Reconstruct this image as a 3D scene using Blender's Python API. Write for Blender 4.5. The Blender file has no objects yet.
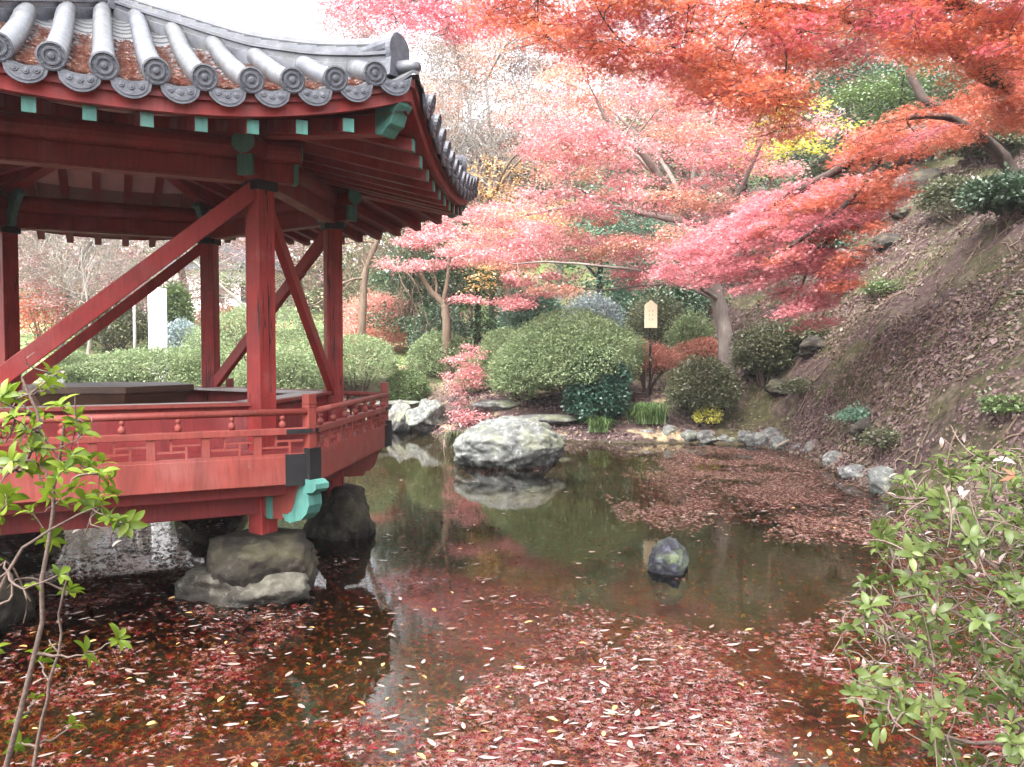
import bpy, math, random
import numpy as np
from mathutils import Vector, noise as mnoise
PI = math.pi
random.seed(11)
RNG = np.random.default_rng(11)
SC = bpy.context.scene
COL = SC.collection

# ---------------------------------------------------------------- camera, sky, sun, exposure
FPX, PITCH, CZ = 825.0, 0.0355, 2.5
cam = bpy.data.objects.new("camera", bpy.data.cameras.new("camera"))
COL.objects.link(cam)
cam.data.sensor_width = 36.0
cam.data.lens = FPX / 1024 * 36.0
cam.data.clip_start, cam.data.clip_end = 0.05, 2000
cam.location = (0, 0, CZ)
cam.rotation_euler = (PI / 2 - PITCH, 0, 0)
SC.camera = cam

SUN_EL, SUN_AZ = math.radians(58), math.radians(-145)      # azimuth measured from +Y towards +X
w = bpy.data.worlds.new("World"); SC.world = w; w.use_nodes = True
nt = w.node_tree; nt.nodes.clear()
sky = nt.nodes.new("ShaderNodeTexSky"); sky.sky_type = 'NISHITA'; sky.sun_disc = False
sky.sun_elevation = SUN_EL; sky.sun_rotation = SUN_AZ; sky.dust_density = 6.0; sky.air_density = 1.0; sky.ozone_density = 1.0
hs = nt.nodes.new("ShaderNodeHueSaturation"); hs.inputs["Saturation"].default_value = 0.28
bg = nt.nodes.new("ShaderNodeBackground"); bg.inputs["Strength"].default_value = 0.15
wo = nt.nodes.new("ShaderNodeOutputWorld")
nt.links.new(sky.outputs[0], hs.inputs["Color"]); nt.links.new(hs.outputs[0], bg.inputs[0]); nt.links.new(bg.outputs[0], wo.inputs[0])
sl = bpy.data.lights.new("sun", 'SUN'); sl.energy = .8; sl.angle = math.radians(55); sl.color = (1, .965, .92)
so = bpy.data.objects.new("sun", sl); COL.objects.link(so)
sd_ = Vector((math.sin(SUN_AZ) * math.cos(SUN_EL), math.cos(SUN_AZ) * math.cos(SUN_EL), math.sin(SUN_EL)))
so.rotation_euler = sd_.to_track_quat('Z', 'Y').to_euler()
so.location = (-6, -25, 40)
SC.view_settings.view_transform = 'Standard'; SC.view_settings.look = 'None'
SC.view_settings.gamma = 1; SC.view_settings.use_curve_mapping = False
SC.view_settings.exposure = 2.76
SC.cycles.max_bounces = 7; SC.cycles.diffuse_bounces = 3; SC.cycles.glossy_bounces = 3
SC.cycles.transmission_bounces = 3; SC.cycles.transparent_max_bounces = 8
SC.cycles.caustics_reflective = False; SC.cycles.caustics_refractive = False
SC.cycles.use_denoising = True
SC.cycles.volume_bounces = 0; SC.cycles.volume_step_rate = 4

HAZE = .0006
CP, SP = math.cos(PITCH), math.sin(PITCH)
def P(px, py, d):
    """world point that lies d metres forward (world y) on the sight line of a picture point"""
    a, b = (px - 512) / FPX, (383.5 - py) / FPX
    dx, dy, dz = a, CP + b * SP, -SP + b * CP
    return Vector((dx / dy * d, d, CZ + dz / dy * d))
def PZ(px, py, z=0.0):
    a, b = (px - 512) / FPX, (383.5 - py) / FPX
    dx, dy, dz = a, CP + b * SP, -SP + b * CP
    t = (z - CZ) / dz
    return Vector((dx * t, dy * t, z))

# ---------------------------------------------------------------- tagging and linking
def tag(o, label=None, cat=None, group=None, kind=None):
    if label: o["label"] = label
    if cat: o["category"] = cat
    if group: o["group"] = group
    if kind: o["kind"] = kind
    return o
def link(o, parent=None):
    COL.objects.link(o)
    if parent is not None: o.parent = parent
    return o
def empty(name, loc, label, cat, group=None, rz=0):
    o = bpy.data.objects.new(name, None); link(o)
    o.empty_display_size = .2
    o.location = loc; o.rotation_euler = (0, 0, rz)
    return tag(o, label, cat, group)

# ---------------------------------------------------------------- mesh helpers
def np_mesh(name, V, F_loops, F_tot, mats, midx=None, smooth=False, parent=None):
    me = bpy.data.meshes.new(name)
    V = np.asarray(V, np.float32).reshape(-1, 3)
    L = np.asarray(F_loops, np.int32).ravel(); T = np.asarray(F_tot, np.int32)
    S = np.concatenate([[0], np.cumsum(T)[:-1]]).astype(np.int32)
    me.vertices.add(len(V)); me.vertices.foreach_set("co", V.ravel())
    me.loops.add(len(L)); me.loops.foreach_set("vertex_index", L)
    me.polygons.add(len(T)); me.polygons.foreach_set("loop_start", S)
    try: me.polygons.foreach_set("loop_total", T)
    except Exception: pass
    for m in (mats if isinstance(mats, (list, tuple)) else [mats]): me.materials.append(m)
    if midx is not None: me.polygons.foreach_set("material_index", np.asarray(midx, np.int32))
    if smooth: me.polygons.foreach_set("use_smooth", np.ones(len(T), bool))
    me.update(calc_edges=True)
    return link(bpy.data.objects.new(name, me), parent)

class MB:
    """collects boxes, bars, sweeps ... and links them as one mesh object"""
    def __init__(s): s.v = []; s.f = []; s.m = []; s.cur = 0
    def add(s, vs, fs):
        o = len(s.v); s.v += [tuple(p) for p in vs]
        s.f += [tuple(i + o for i in f) for f in fs]; s.m += [s.cur] * len(fs)
    def bar(s, p0, p1, wd, ht, up=(0, 0, 1), w1=None, h1=None):
        p0, p1 = Vector(p0), Vector(p1); d = (p1 - p0).normalized(); u = Vector(up)
        x = d.cross(u)
        if x.length < 1e-5: x = d.cross(Vector((1, 0, 0)))
        x.normalize(); u = x.cross(d).normalized()
        w1 = wd if w1 is None else w1; h1 = ht if h1 is None else h1
        q = []
        for p, a, b in ((p0, wd, ht), (p1, w1, h1)):
            q += [p - x * a / 2 - u * b / 2, p + x * a / 2 - u * b / 2, p + x * a / 2 + u * b / 2, p - x * a / 2 + u * b / 2]
        s.add(q, [(3, 2, 1, 0), (4, 5, 6, 7), (0, 1, 5, 4), (1, 2, 6, 5), (2, 3, 7, 6), (3, 0, 4, 7)])
    def post(s, x, y, z0, z1, wd, dp, ang=0.0):
        c, n = math.cos(ang), math.sin(ang); q = []
        for z in (z0, z1):
            for a, b in ((-1, -1), (1, -1), (1, 1), (-1, 1)):
                u, v = a * wd / 2, b * dp / 2
                q.append((x + u * c - v * n, y + u * n + v * c, z))
        s.add(q, [(3, 2, 1, 0), (4, 5, 6, 7), (0, 1, 5, 4), (1, 2, 6, 5), (2, 3, 7, 6), (3, 0, 4, 7)])
    def tube(s, pts, rad, n=8, caps=True):
        pts = [Vector(p) for p in pts]; k = len(pts)
        rad = rad if hasattr(rad, '__len__') else [rad] * k
        q = []; ref = Vector((0, 0, 1))
        for i, p in enumerate(pts):
            t = (pts[min(i + 1, k - 1)] - pts[max(i - 1, 0)]).normalized()
            r0 = ref if abs(t.dot(ref)) < .95 else Vector((1, 0, 0))
            x = t.cross(r0).normalized(); y = x.cross(t)
            for j in range(n):
                a = 2 * PI * j / n
                q.append(p + (x * math.cos(a) + y * math.sin(a)) * rad[i])
        f = [(i * n + j, i * n + (j + 1) % n, (i + 1) * n + (j + 1) % n, (i + 1) * n + j) for i in range(k - 1) for j in range(n)]
        if caps: f += [tuple(range(n))[::-1], tuple((k - 1) * n + j for j in range(n))]
        s.add(q, f)
    def lathe(s, c, prof, n=16, axis=None):
        """prof: (radius, height) along axis from c"""
        ax = Vector(axis or (0, 0, 1)).normalized(); c = Vector(c)
        x = ax.cross(Vector((0, 0, 1)) if abs(ax.z) < .9 else Vector((1, 0, 0))).normalized(); y = ax.cross(x)
        q = [c + ax * h + (x * math.cos(2 * PI * j / n) + y * math.sin(2 * PI * j / n)) * r for r, h in prof for j in range(n)]
        f = [(i * n + j, i * n + (j + 1) % n, (i + 1) * n + (j + 1) % n, (i + 1) * n + j) for i in range(len(prof) - 1) for j in range(n)]
        f += [tuple(range(n))[::-1], tuple((len(prof) - 1) * n + j for j in range(n))]
        s.add(q, f)
    def prism(s, poly, org, ux, uy, th):
        """poly in 2D (ux, uy axes), extruded th along ux x uy, centred"""
        org, ux, uy = Vector(org), Vector(ux).normalized(), Vector(uy).normalized(); nz = ux.cross(uy).normalized()
        n = len(poly)
        q = [org + ux * a + uy * b - nz * th / 2 for a, b in poly] + [org + ux * a + uy * b + nz * th / 2 for a, b in poly]
        f = [tuple(range(n))[::-1], tuple(range(n, 2 * n))] + [(i, (i + 1) % n, n + (i + 1) % n, n + i) for i in range(n)]
        s.add(q, f)
    def sweep(s, path, prof, closed_ends=True, side=None):
        """prof (a,b): a sideways (horizontal), b vertical; path list of points"""
        path = [Vector(p) for p in path]; n = len(prof); q = []
        for i, p in enumerate(path):
            t = path[min(i + 1, len(path) - 1)] - path[max(i - 1, 0)]
            x = Vector((t.y, -t.x, 0)).normalized() if side is None else Vector(side)
            q += [p + x * a + Vector((0, 0, 1)) * b for a, b in prof]
        f = [(i * n + j, i * n + (j + 1) % n, (i + 1) * n + (j + 1) % n, (i + 1) * n + j) for i in range(len(path) - 1) for j in range(n)]
        f += [tuple(range(n))[::-1], tuple((len(path) - 1) * n + j for j in range(n))]
        s.add(q, f)
    def build(s, name, mats, parent=None, bevel=0, smooth=False):
        me = bpy.data.meshes.new(name); me.from_pydata(s.v, [], s.f)
        for m in (mats if isinstance(mats, (list, tuple)) else [mats]): me.materials.append(m)
        me.polygons.foreach_set("material_index", s.m)
        if smooth: me.polygons.foreach_set("use_smooth", [True] * len(s.f))
        me.update()
        o = link(bpy.data.objects.new(name, me), parent)
        if bevel:
            b = o.modifiers.new("bevel", 'BEVEL'); b.width = bevel; b.segments = 2; b.limit_method = 'ANGLE'; b.angle_limit = math.radians(40)
        return o

# ---------------------------------------------------------------- numpy noise
def _h(i, j, s):
    n = (i.astype(np.int64) * 374761393 + j.astype(np.int64) * 668265263 + s * 974711) & 0x7fffffff
    n = ((n ^ (n >> 13)) * 1274126177) & 0x7fffffff
    return ((n ^ (n >> 16)) & 0xffff) / 65535.0
def vnoise(x, y, s=0):
    x = np.asarray(x, float); y = np.asarray(y, float)
    i, j = np.floor(x), np.floor(y); u, v = x - i, y - j
    u = u * u * (3 - 2 * u); v = v * v * (3 - 2 * v)
    return (_h(i, j, s) * (1 - u) + _h(i + 1, j, s) * u) * (1 - v) + (_h(i, j + 1, s) * (1 - u) + _h(i + 1, j + 1, s) * u) * v
def fbm(x, y, s=0, o=4):
    t = 0; a = .5
    for k in range(o): t = t + a * vnoise(x * 2 ** k, y * 2 ** k, s + k); a *= .5
    return t
def sstep(a, b, x):
    t = np.clip((np.asarray(x, float) - a) / (b - a), 0, 1); return t * t * (3 - 2 * t)
def in_poly(poly, x, y):
    x = np.asarray(x, float); y = np.asarray(y, float); r = np.zeros(x.shape, bool); n = len(poly)
    for i in range(n):
        (x1, y1), (x2, y2) = poly[i], poly[(i + 1) % n]
        c = ((y1 > y) != (y2 > y)) & (x < (x2 - x1) * (y - y1) / (y2 - y1 + 1e-12) + x1); r ^= c
    return r
def poly_dist(poly, x, y):
    x = np.asarray(x, float); y = np.asarray(y, float); d = np.full(x.shape, 1e9); n = len(poly)
    for i in range(n):
        (x1, y1), (x2, y2) = poly[i], poly[(i + 1) % n]; ex, ey = x2 - x1, y2 - y1
        t = np.clip(((x - x1) * ex + (y - y1) * ey) / (ex * ex + ey * ey), 0, 1)
        d = np.minimum(d, np.hypot(x - x1 - t * ex, y - y1 - t * ey))
    return d
# ---------------------------------------------------------------- materials
class NT:
    def __init__(s, name):
        s.m = bpy.data.materials.new(name); s.m.use_nodes = True; s.t = s.m.node_tree; s.t.nodes.clear()
        s.out = s.n("ShaderNodeOutputMaterial")
    def n(s, typ, **kw):
        nd = s.t.nodes.new(typ)
        for k, v in kw.items(): setattr(nd, k, v)
        return nd
    def l(s, a, b): s.t.links.new(a, b)
    def noise(s, scale, detail=4, vec=None, rough=.55, dist=0):
        nd = s.n("ShaderNodeTexNoise"); nd.inputs["Scale"].default_value = scale; nd.inputs["Detail"].default_value = detail
        nd.inputs["Roughness"].default_value = rough; nd.inputs["Distortion"].default_value = dist
        if vec is not None: s.l(vec, nd.inputs["Vector"])
        return nd.outputs["Fac"]
    def ramp(s, fac, stops, interp='LINEAR'):
        nd = s.n("ShaderNodeValToRGB"); cr = nd.color_ramp; cr.interpolation = interp
        while len(cr.elements) < len(stops): cr.elements.new(.5)
        for e, (p, c) in zip(cr.elements, stops):
            e.position = p; e.color = (*c, 1) if len(c) == 3 else c
        s.l(fac, nd.inputs[0]); return nd.outputs[0]
    def mix(s, fac, a, b, blend='MIX'):
        nd = s.n("ShaderNodeMix", data_type='RGBA', blend_type=blend)
        if isinstance(fac, (int, float)): nd.inputs[0].default_value = fac
        else: s.l(fac, nd.inputs[0])
        for k, v in ((6, a), (7, b)):
            if isinstance(v, tuple): nd.inputs[k].default_value = (*v, 1)
            else: s.l(v, nd.inputs[k])
        return nd.outputs[2]
    def rng(s, val, a, b, c=0, d=1):
        nd = s.n("ShaderNodeMapRange"); nd.inputs[1].default_value = a; nd.inputs[2].default_value = b
        nd.inputs[3].default_value = c; nd.inputs[4].default_value = d; s.l(val, nd.inputs[0]); return nd.outputs[0]
    def bump(s, h, strength, dist=.02):
        nd = s.n("ShaderNodeBump"); nd.inputs["Strength"].default_value = strength; nd.inputs["Distance"].default_value = dist
        s.l(h, nd.inputs["Height"]); return nd.outputs[0]
    def coord(s, k="Object"): return s.n("ShaderNodeTexCoord").outputs[k]
    def mapv(s, vec, sc):
        nd = s.n("ShaderNodeMapping"); nd.inputs["Scale"].default_value = sc; s.l(vec, nd.inputs[0]); return nd.outputs[0]
    def pbsdf(s, col, rough=.6, spec=.4, normal=None):
        b = s.n("ShaderNodeBsdfPrincipled")
        if isinstance(col, tuple): b.inputs["Base Color"].default_value = (*col, 1)
        else: s.l(col, b.inputs["Base Color"])
        if isinstance(rough, (int, float)): b.inputs["Roughness"].default_value = rough
        else: s.l(rough, b.inputs["Roughness"])
        b.inputs["Specular IOR Level"].default_value = spec
        if normal is not None: s.l(normal, b.inputs["Normal"])
        s.l(b.outputs[0], s.out.inputs[0]); return b

def sc_(c, k): return tuple(min(1, x * k) for x in c)
def m_paint(name, c, wear=.35, rough=.5):
    t = NT(name); co = t.coord()
    g1 = t.noise(3, 5, co); g2 = t.noise(38, 3, t.mapv(co, (1, 1, .12)))
    c1 = t.mix(t.rng(g1, .35, .7), sc_(c, 1 - wear * .6), sc_(c, 1 + wear * .5))
    fade = tuple(min(1, x * .8 + .09) for x in c)
    c2 = t.mix(t.rng(t.noise(1.7, 6, co), .5, .75, 0, .45), c1, fade)
    c3 = t.mix(t.rng(g2, .25, .55, .5, 0), c2, sc_(c, .45))
    c3 = t.mix(t.rng(t.noise(21, 6, t.mapv(co, (1, 1, .45)), .7), .64, .69, 0, .65), c3, (.16, .10, .08))
    c3 = t.mix(t.rng(t.noise(6, 5, t.mapv(co, (1, 1, .1))), .55, .75, 0, .55), c3, sc_(c, .35))
    t.pbsdf(c3, t.rng(g1, .3, .7, rough - .08, rough + .2), .35, t.bump(g2, .25, .004)); return t.m
def m_post(name, c):
    t = NT(name); co = t.coord()
    g1 = t.noise(2.5, 5, co); g2 = t.noise(46, 4, t.mapv(co, (1, 1, .05))); g3 = t.noise(9, 3, t.mapv(co, (1, 1, .035)), .5)
    c1 = t.mix(t.rng(g1, .35, .7), sc_(c, .72), sc_(c, 1.22))
    c1 = t.mix(t.rng(t.noise(5, 6, co), .56, .72, 0, .4), c1, (.30, .12, .10))
    c2 = t.mix(t.rng(g2, .3, .5, .45, 0), c1, sc_(c, .4))
    ab = t.n("ShaderNodeMath", operation='ABSOLUTE'); sb = t.n("ShaderNodeMath", operation='SUBTRACT'); t.l(g3, sb.inputs[0]); sb.inputs[1].default_value = .5; t.l(sb.outputs[0], ab.inputs[0])
    c2 = t.mix(t.rng(t.noise(21, 6, t.mapv(co, (1, 1, .35)), .7), .63, .68, 0, .7), c2, (.16, .10, .08))
    c2 = t.mix(t.rng(t.noise(6, 5, t.mapv(co, (1, 1, .08))), .55, .75, 0, .6), c2, sc_(c, .35))
    cr = t.rng(ab.outputs[0], .004, .010, 1, 0)
    c3 = t.mix(cr, c2, (.02, .004, .004))
    hh = t.n("ShaderNodeMath", operation='SUBTRACT'); t.l(g2, hh.inputs[0]); t.l(cr, hh.inputs[1])
    t.pbsdf(c3, t.rng(g1, .3, .7, .42, .68), .35, t.bump(hh.outputs[0], .4, .006)); return t.m
def m_noise(name, stops, scale=3, rough=.8, bump=.4, bscale=20, spec=.3, stretch=(1, 1, 1), bdist=.02, detail=6):
    t = NT(name); co = t.mapv(t.coord(), stretch)
    n1 = t.noise(scale, detail, co, .62); n2 = t.noise(bscale, 5, co)
    t.pbsdf(t.ramp(t.mix(.3, n1, n2), stops), rough, spec, t.bump(n2, bump, bdist)); return t.m
TONE = {'pale_dead_leaf': .4, 'whitish_leaf': .46, 'pale_pink_leaf': .6, 'pink_floating_leaf': .9, 'foreground_leaf': .8, 'foreground_leaf_dull': .72, 'orange_maple_leaf': .8, 'leaf_litter': .85, 'roof_leaf_litter': .7, 'pale_litter': .55, 'coral_maple_leaf': .85, 'peach_maple_leaf': .8, 'distant_leaf': .8, 'azalea_leaf': .85, 'sunken_leaf': .55}
def m_leaf(name, cols, trans=.4, rough=.5, gloss=.06, clump=.8, cl_lo=.7, cl_hi=1.25, backface=None):
    """cols: colours spread over the leaves at random, drifting over the crown"""
    cols = [sc_(c, TONE.get(name, .88)) for c in cols]
    t = NT(name)
    isl = t.n("ShaderNodeNewGeometry").outputs["Random Per Island"]
    cn = t.noise(clump, 3, t.coord())
    fac = t.n("ShaderNodeMath", operation='MULTIPLY_ADD'); t.l(isl, fac.inputs[0]); fac.inputs[1].default_value = .62
    t.l(t.rng(cn, .3, .7, 0, .38), fac.inputs[2])
    k = len(cols) - 1
    col = t.ramp(fac.outputs[0], [(i / k, c) for i, c in enumerate(cols)])
    d = t.n("ShaderNodeBsdfDiffuse"); t.l(col, d.inputs[0])
    tr = t.n("ShaderNodeBsdfTranslucent"); t.l(col, tr.inputs[0])
    ms = t.n("ShaderNodeMixShader"); ms.inputs[0].default_value = trans; t.l(d.outputs[0], ms.inputs[1]); t.l(tr.outputs[0], ms.inputs[2])
    g = t.n("ShaderNodeBsdfGlossy"); g.inputs["Roughness"].default_value = rough
    m2 = t.n("ShaderNodeMixShader"); m2.inputs[0].default_value = gloss; t.l(ms.outputs[0], m2.inputs[1]); t.l(g.outputs[0], m2.inputs[2])
    t.l(m2.outputs[0], t.out.inputs[0]); return t.m

def m_wetleaf(name, cols):
    t = NT(name); isl = t.n("ShaderNodeNewGeometry").outputs["Random Per Island"]; k = len(cols) - 1
    fac = t.n("ShaderNodeMath", operation='MULTIPLY_ADD'); t.l(isl, fac.inputs[0]); fac.inputs[1].default_value = .75
    t.l(t.rng(t.noise(.8, 3, t.coord()), .3, .7, 0, .25), fac.inputs[2])
    b = t.pbsdf(t.ramp(fac.outputs[0], [(i / k, c) for i, c in enumerate(cols)]), .2, .8); b.inputs["IOR"].default_value = 1.45
    return t.m
RED = (.28, .031, .029)
M = {}
M['red'] = m_paint("vermilion_paint", RED)
M['red_post'] = m_post("weathered_post_paint", RED)
M['red_dark'] = m_paint("aged_red_paint", (.22, .027, .028))
M['red_light'] = m_paint("fresh_vermilion_paint", (.22, .042, .032), .25)
M['green'] = m_paint("verdigris_paint", (.075, .225, .19), .35)
M['black'] = m_noise("black_iron", [(.3, (.005, .005, .006)), (.7, (.014, .014, .015))], 6, .55, .2)
M['plaster'] = m_noise("white_plaster", [(.3, (.62, .55, .56)), (.7, (.78, .72, .72))], 2, .9, .1)
M['board'] = m_noise("weathered_board", [(.3, (.30, .27, .25)), (.7, (.45, .42, .40))], 3, .55, .25, 30, .4, (1, 1, .2))
M['tablewood'] = m_noise("dark_table_wood", [(.3, (.045, .024, .016)), (.7, (.11, .065, .045))], 4, .5, .25, 30, .4)
def m_tile():
    t = NT("grey_roof_tile"); co = t.coord()
    n1 = t.noise(4, 6, co, .65); n2 = t.noise(40, 4, co)
    c = t.ramp(n1, [(.25, (.035, .038, .048)), (.5, (.075, .08, .098)), (.68, (.125, .13, .152)), (.82, (.21, .215, .235))])
    c = t.mix(t.rng(t.noise(7, 5, co), .5, .66, 0, .75), c, (.06, .062, .055))
    oi = t.n("ShaderNodeObjectInfo"); c = t.mix(t.rng(oi.outputs['Random'], 0, 1, 0, .5), c, t.mix(n1, (.03, .033, .035), (.11, .105, .095)))
    t.pbsdf(c, t.rng(n2, .3, .7, .30, .5), .5, t.bump(n2, .35, .006)); return t.m
M['tile'] = m_tile()
M['tile_dark'] = m_noise("tile_face", [(.3, (.032, .035, .046)), (.7, (.105, .11, .13))], 9, .55, .6, 45, .4, bdist=.008)
M['bark_grey'] = m_noise("grey_bark", [(.3, (.10, .08, .07)), (.55, (.21, .18, .16)), (.75, (.33, .31, .27))], 3, .85, .8, 16, .2, (1, 1, .3))
M['bark_dark'] = m_noise("dark_bark", [(.3, (.025, .017, .015)), (.7, (.085, .06, .05))], 3, .85, .8, 16, .2, (1, 1, .3))
M['bark_brown'] = m_noise("brown_bark", [(.3, (.07, .045, .03)), (.7, (.2, .15, .11))], 3, .85, .8, 16, .2, (1, 1, .3))
M['bark_pale'] = m_noise("pale_bark", [(.3, (.15, .135, .12)), (.7, (.32, .3, .27))], 3, .85, .4, 12, .2)
M['stem'] = m_noise("shrub_twig", [(.3, (.055, .036, .03)), (.7, (.15, .11, .09))], 12, .75, .4, 60, .25)
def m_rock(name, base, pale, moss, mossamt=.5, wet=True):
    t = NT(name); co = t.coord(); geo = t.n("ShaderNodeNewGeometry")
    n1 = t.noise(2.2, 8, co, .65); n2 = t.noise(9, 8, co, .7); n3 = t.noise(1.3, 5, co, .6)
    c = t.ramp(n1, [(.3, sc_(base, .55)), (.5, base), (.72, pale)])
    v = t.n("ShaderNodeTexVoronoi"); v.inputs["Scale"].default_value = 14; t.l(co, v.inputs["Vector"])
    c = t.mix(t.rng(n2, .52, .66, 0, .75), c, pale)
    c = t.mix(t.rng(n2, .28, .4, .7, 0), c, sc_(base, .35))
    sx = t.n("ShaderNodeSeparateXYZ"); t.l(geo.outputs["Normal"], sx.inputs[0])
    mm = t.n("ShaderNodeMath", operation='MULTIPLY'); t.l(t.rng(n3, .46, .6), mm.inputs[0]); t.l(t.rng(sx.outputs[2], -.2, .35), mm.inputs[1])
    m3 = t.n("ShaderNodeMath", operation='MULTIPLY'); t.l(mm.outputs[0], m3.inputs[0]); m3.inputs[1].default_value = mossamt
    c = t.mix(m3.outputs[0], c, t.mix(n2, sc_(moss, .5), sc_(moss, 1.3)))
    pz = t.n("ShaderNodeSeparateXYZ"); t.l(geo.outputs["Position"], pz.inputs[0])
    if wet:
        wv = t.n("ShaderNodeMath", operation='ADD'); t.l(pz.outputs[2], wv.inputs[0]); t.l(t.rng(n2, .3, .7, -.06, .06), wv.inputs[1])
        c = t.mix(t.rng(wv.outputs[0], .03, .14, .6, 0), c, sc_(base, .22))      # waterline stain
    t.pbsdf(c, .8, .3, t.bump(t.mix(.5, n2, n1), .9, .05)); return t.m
M['rock_pale'] = m_rock("lichen_rock", (.10, .105, .10), (.27, .28, .265), (.12, .135, .06), .5)
M['rock_grey'] = m_rock("grey_rock", (.10, .10, .098), (.27, .27, .265), (.13, .15, .05), .5)
M['rock_dark'] = m_rock("dark_rock", (.026, .021, .017), (.075, .064, .05), (.06, .06, .02), .4)  # brown rock, base darkened further to stand for shade under the pavilion roof
M['rock_band'] = m_rock("banded_rock", (.036, .03, .024), (.15, .145, .12), (.12, .115, .085), .4)
M['rock_black'] = m_rock("black_rock", (.012, .012, .018), (.06, .06, .09), (.12, .17, .03), .35)
M['granite'] = m_noise("white_granite", [(.3, (.6, .59, .6)), (.7, (.8, .79, .8))], 30, .7, .15, 60)
M['signwood'] = m_noise("pale_sign_wood", [(.3, (.74, .62, .42)), (.7, (.86, .76, .56))], 4, .6, .15, 40, .3, (1, 1, .15))
M['ink'] = m_noise("faded_ink", [(.3, (.08, .06, .05)), (.7, (.2, .16, .12))], 8, .8, .1)
# leaves
M['lf_coral'] = m_leaf("coral_maple_leaf", [(.42, .09, .11), (.62, .20, .21), (.74, .32, .33), (.78, .41, .41), (.80, .52, .50)], .45)
M['lf_peach'] = m_leaf("peach_maple_leaf", [(.50, .17, .10), (.68, .30, .20), (.78, .44, .32), (.85, .60, .48)], .45)
M['lf_pink'] = m_leaf("pink_maple_leaf", [(.52, .11, .14), (.66, .20, .23), (.74, .30, .32), (.78, .44, .45)], .52)
M['lf_scarlet'] = m_leaf("scarlet_maple_leaf", [(.38, .06, .035), (.54, .125, .07), (.62, .19, .11), (.70, .30, .19)], .45)
M['lf_orange'] = m_leaf("orange_maple_leaf", [(.54, .06, .035), (.70, .125, .06), (.78, .20, .09), (.82, .31, .15), (.84, .42, .27)], .5)
M['lf_hotpink'] = m_leaf("crimson_maple_leaf", [(.52, .05, .09), (.66, .10, .14), (.74, .20, .23), (.80, .40, .42)], .45)
M['lf_palepink'] = m_leaf("pale_pink_leaf", [(.42, .18, .18), (.56, .32, .31), (.66, .46, .45), (.70, .57, .55)], .4)
M['lf_white'] = m_leaf("whitish_leaf", [(.40, .25, .20), (.50, .36, .29), (.58, .47, .41), (.62, .57, .53)], .4)
M['lf_amber'] = m_leaf("amber_leaf", [(.50, .25, .08), (.70, .42, .16), (.80, .55, .28)], .4)
M['lf_yellow'] = m_leaf("yellow_leaf", [(.55, .5, .06), (.72, .68, .12), (.78, .76, .25)], .45)
M['lf_everg'] = m_leaf("evergreen_leaf", [(.02, .05, .025), (.05, .10, .045), (.09, .16, .08)], .2, .45, .08)
M['lf_teal'] = m_leaf("teal_conifer_leaf", [(.06, .14, .09), (.12, .23, .15), (.2, .32, .22)], .25, .5, .05)
M['lf_blue'] = m_leaf("blue_grey_leaf", [(.16, .22, .22), (.3, .38, .38), (.46, .52, .52)], .25, .5, .05)
M['lf_mid'] = m_leaf("mid_green_leaf", [(.05, .09, .025), (.11, .17, .05), (.19, .27, .09)], .3, .5, .06)
M['lf_azalea'] = m_leaf("azalea_leaf", [(.14, .19, .09), (.21, .275, .13), (.27, .345, .175), (.34, .41, .24)], .35, .5, .02, 1.4)
M['lf_azalea_deep'] = m_leaf("deep_azalea_leaf", [(.115, .16, .075), (.175, .235, .11), (.235, .305, .15), (.31, .37, .215)], .35, .5, .02, 1.4)
M['lf_dull'] = m_leaf("dull_olive_leaf", [(.05, .055, .026), (.095, .105, .048), (.16, .17, .085)], .3, .5, .05)
M['lf_glossy'] = m_leaf("glossy_dark_leaf", [(.015, .05, .03), (.03, .09, .055), (.07, .15, .10)], .2, .45, .05)
M['lf_russet'] = m_leaf("russet_shrub_leaf", [(.34, .10, .07), (.52, .19, .13), (.66, .30, .21), (.28, .22, .11)], .4)
M['lf_salmon'] = m_leaf("salmon_shrub_leaf", [(.62, .20, .16), (.78, .34, .28), (.84, .50, .42)], .5)
M['lf_fore'] = m_leaf("foreground_leaf", [(.05, .10, .010), (.11, .18, .012), (.19, .27, .022), (.30, .36, .06)], .5, .42, .025, 3)
M['lf_fore_r'] = m_leaf("foreground_leaf_dull", [(.05, .082, .018), (.09, .132, .03), (.14, .19, .05), (.22, .26, .09)], .45, .42, .02, 3)
M['lf_sunken'] = m_leaf("sunken_leaf", [(.14, .012, .016), (.28, .026, .03), (.40, .05, .04), (.36, .12, .05), (.55, .27, .08), (.30, .08, .08)], .1, .3, .0, 1.2)
M['lf_float'] = m_wetleaf("floating_leaf", [(.035, .004, .007), (.075, .007, .010), (.115, .013, .015), (.10, .03, .022), (.15, .055, .025), (.15, .085, .08), (.21, .145, .14), (.36, .26, .235)])  # greyish mauve stops imitate the wet sheen on the leaves
M['lf_floatpink'] = m_wetleaf("pink_floating_leaf", [(.07, .022, .02), (.12, .045, .038), (.18, .085, .07), (.26, .16, .14), (.16, .095, .05), (.33, .25, .22)])
M['lf_pale_dead'] = m_leaf("pale_dead_leaf", [(.36, .22, .17), (.48, .33, .28), (.58, .46, .42), (.66, .58, .55), (.5, .34, .16)], .1, .3, .1)
M['lf_litter'] = m_leaf("leaf_litter", [(.055, .026, .028), (.09, .046, .047), (.135, .08, .08), (.18, .12, .115), (.13, .09, .045), (.30, .23, .2)], .15, .5, .04, .6)
M['lf_litterpale'] = m_leaf("pale_litter", [(.2, .14, .09), (.3, .23, .17), (.42, .35, .28)], .1, .5, .03)
M['lf_rooflit'] = m_leaf("roof_leaf_litter", [(.12, .03, .03), (.30, .07, .06), (.38, .16, .14), (.3, .16, .08), (.5, .33, .29), (.62, .5, .46)], .15, .4, .06, 2)
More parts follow.
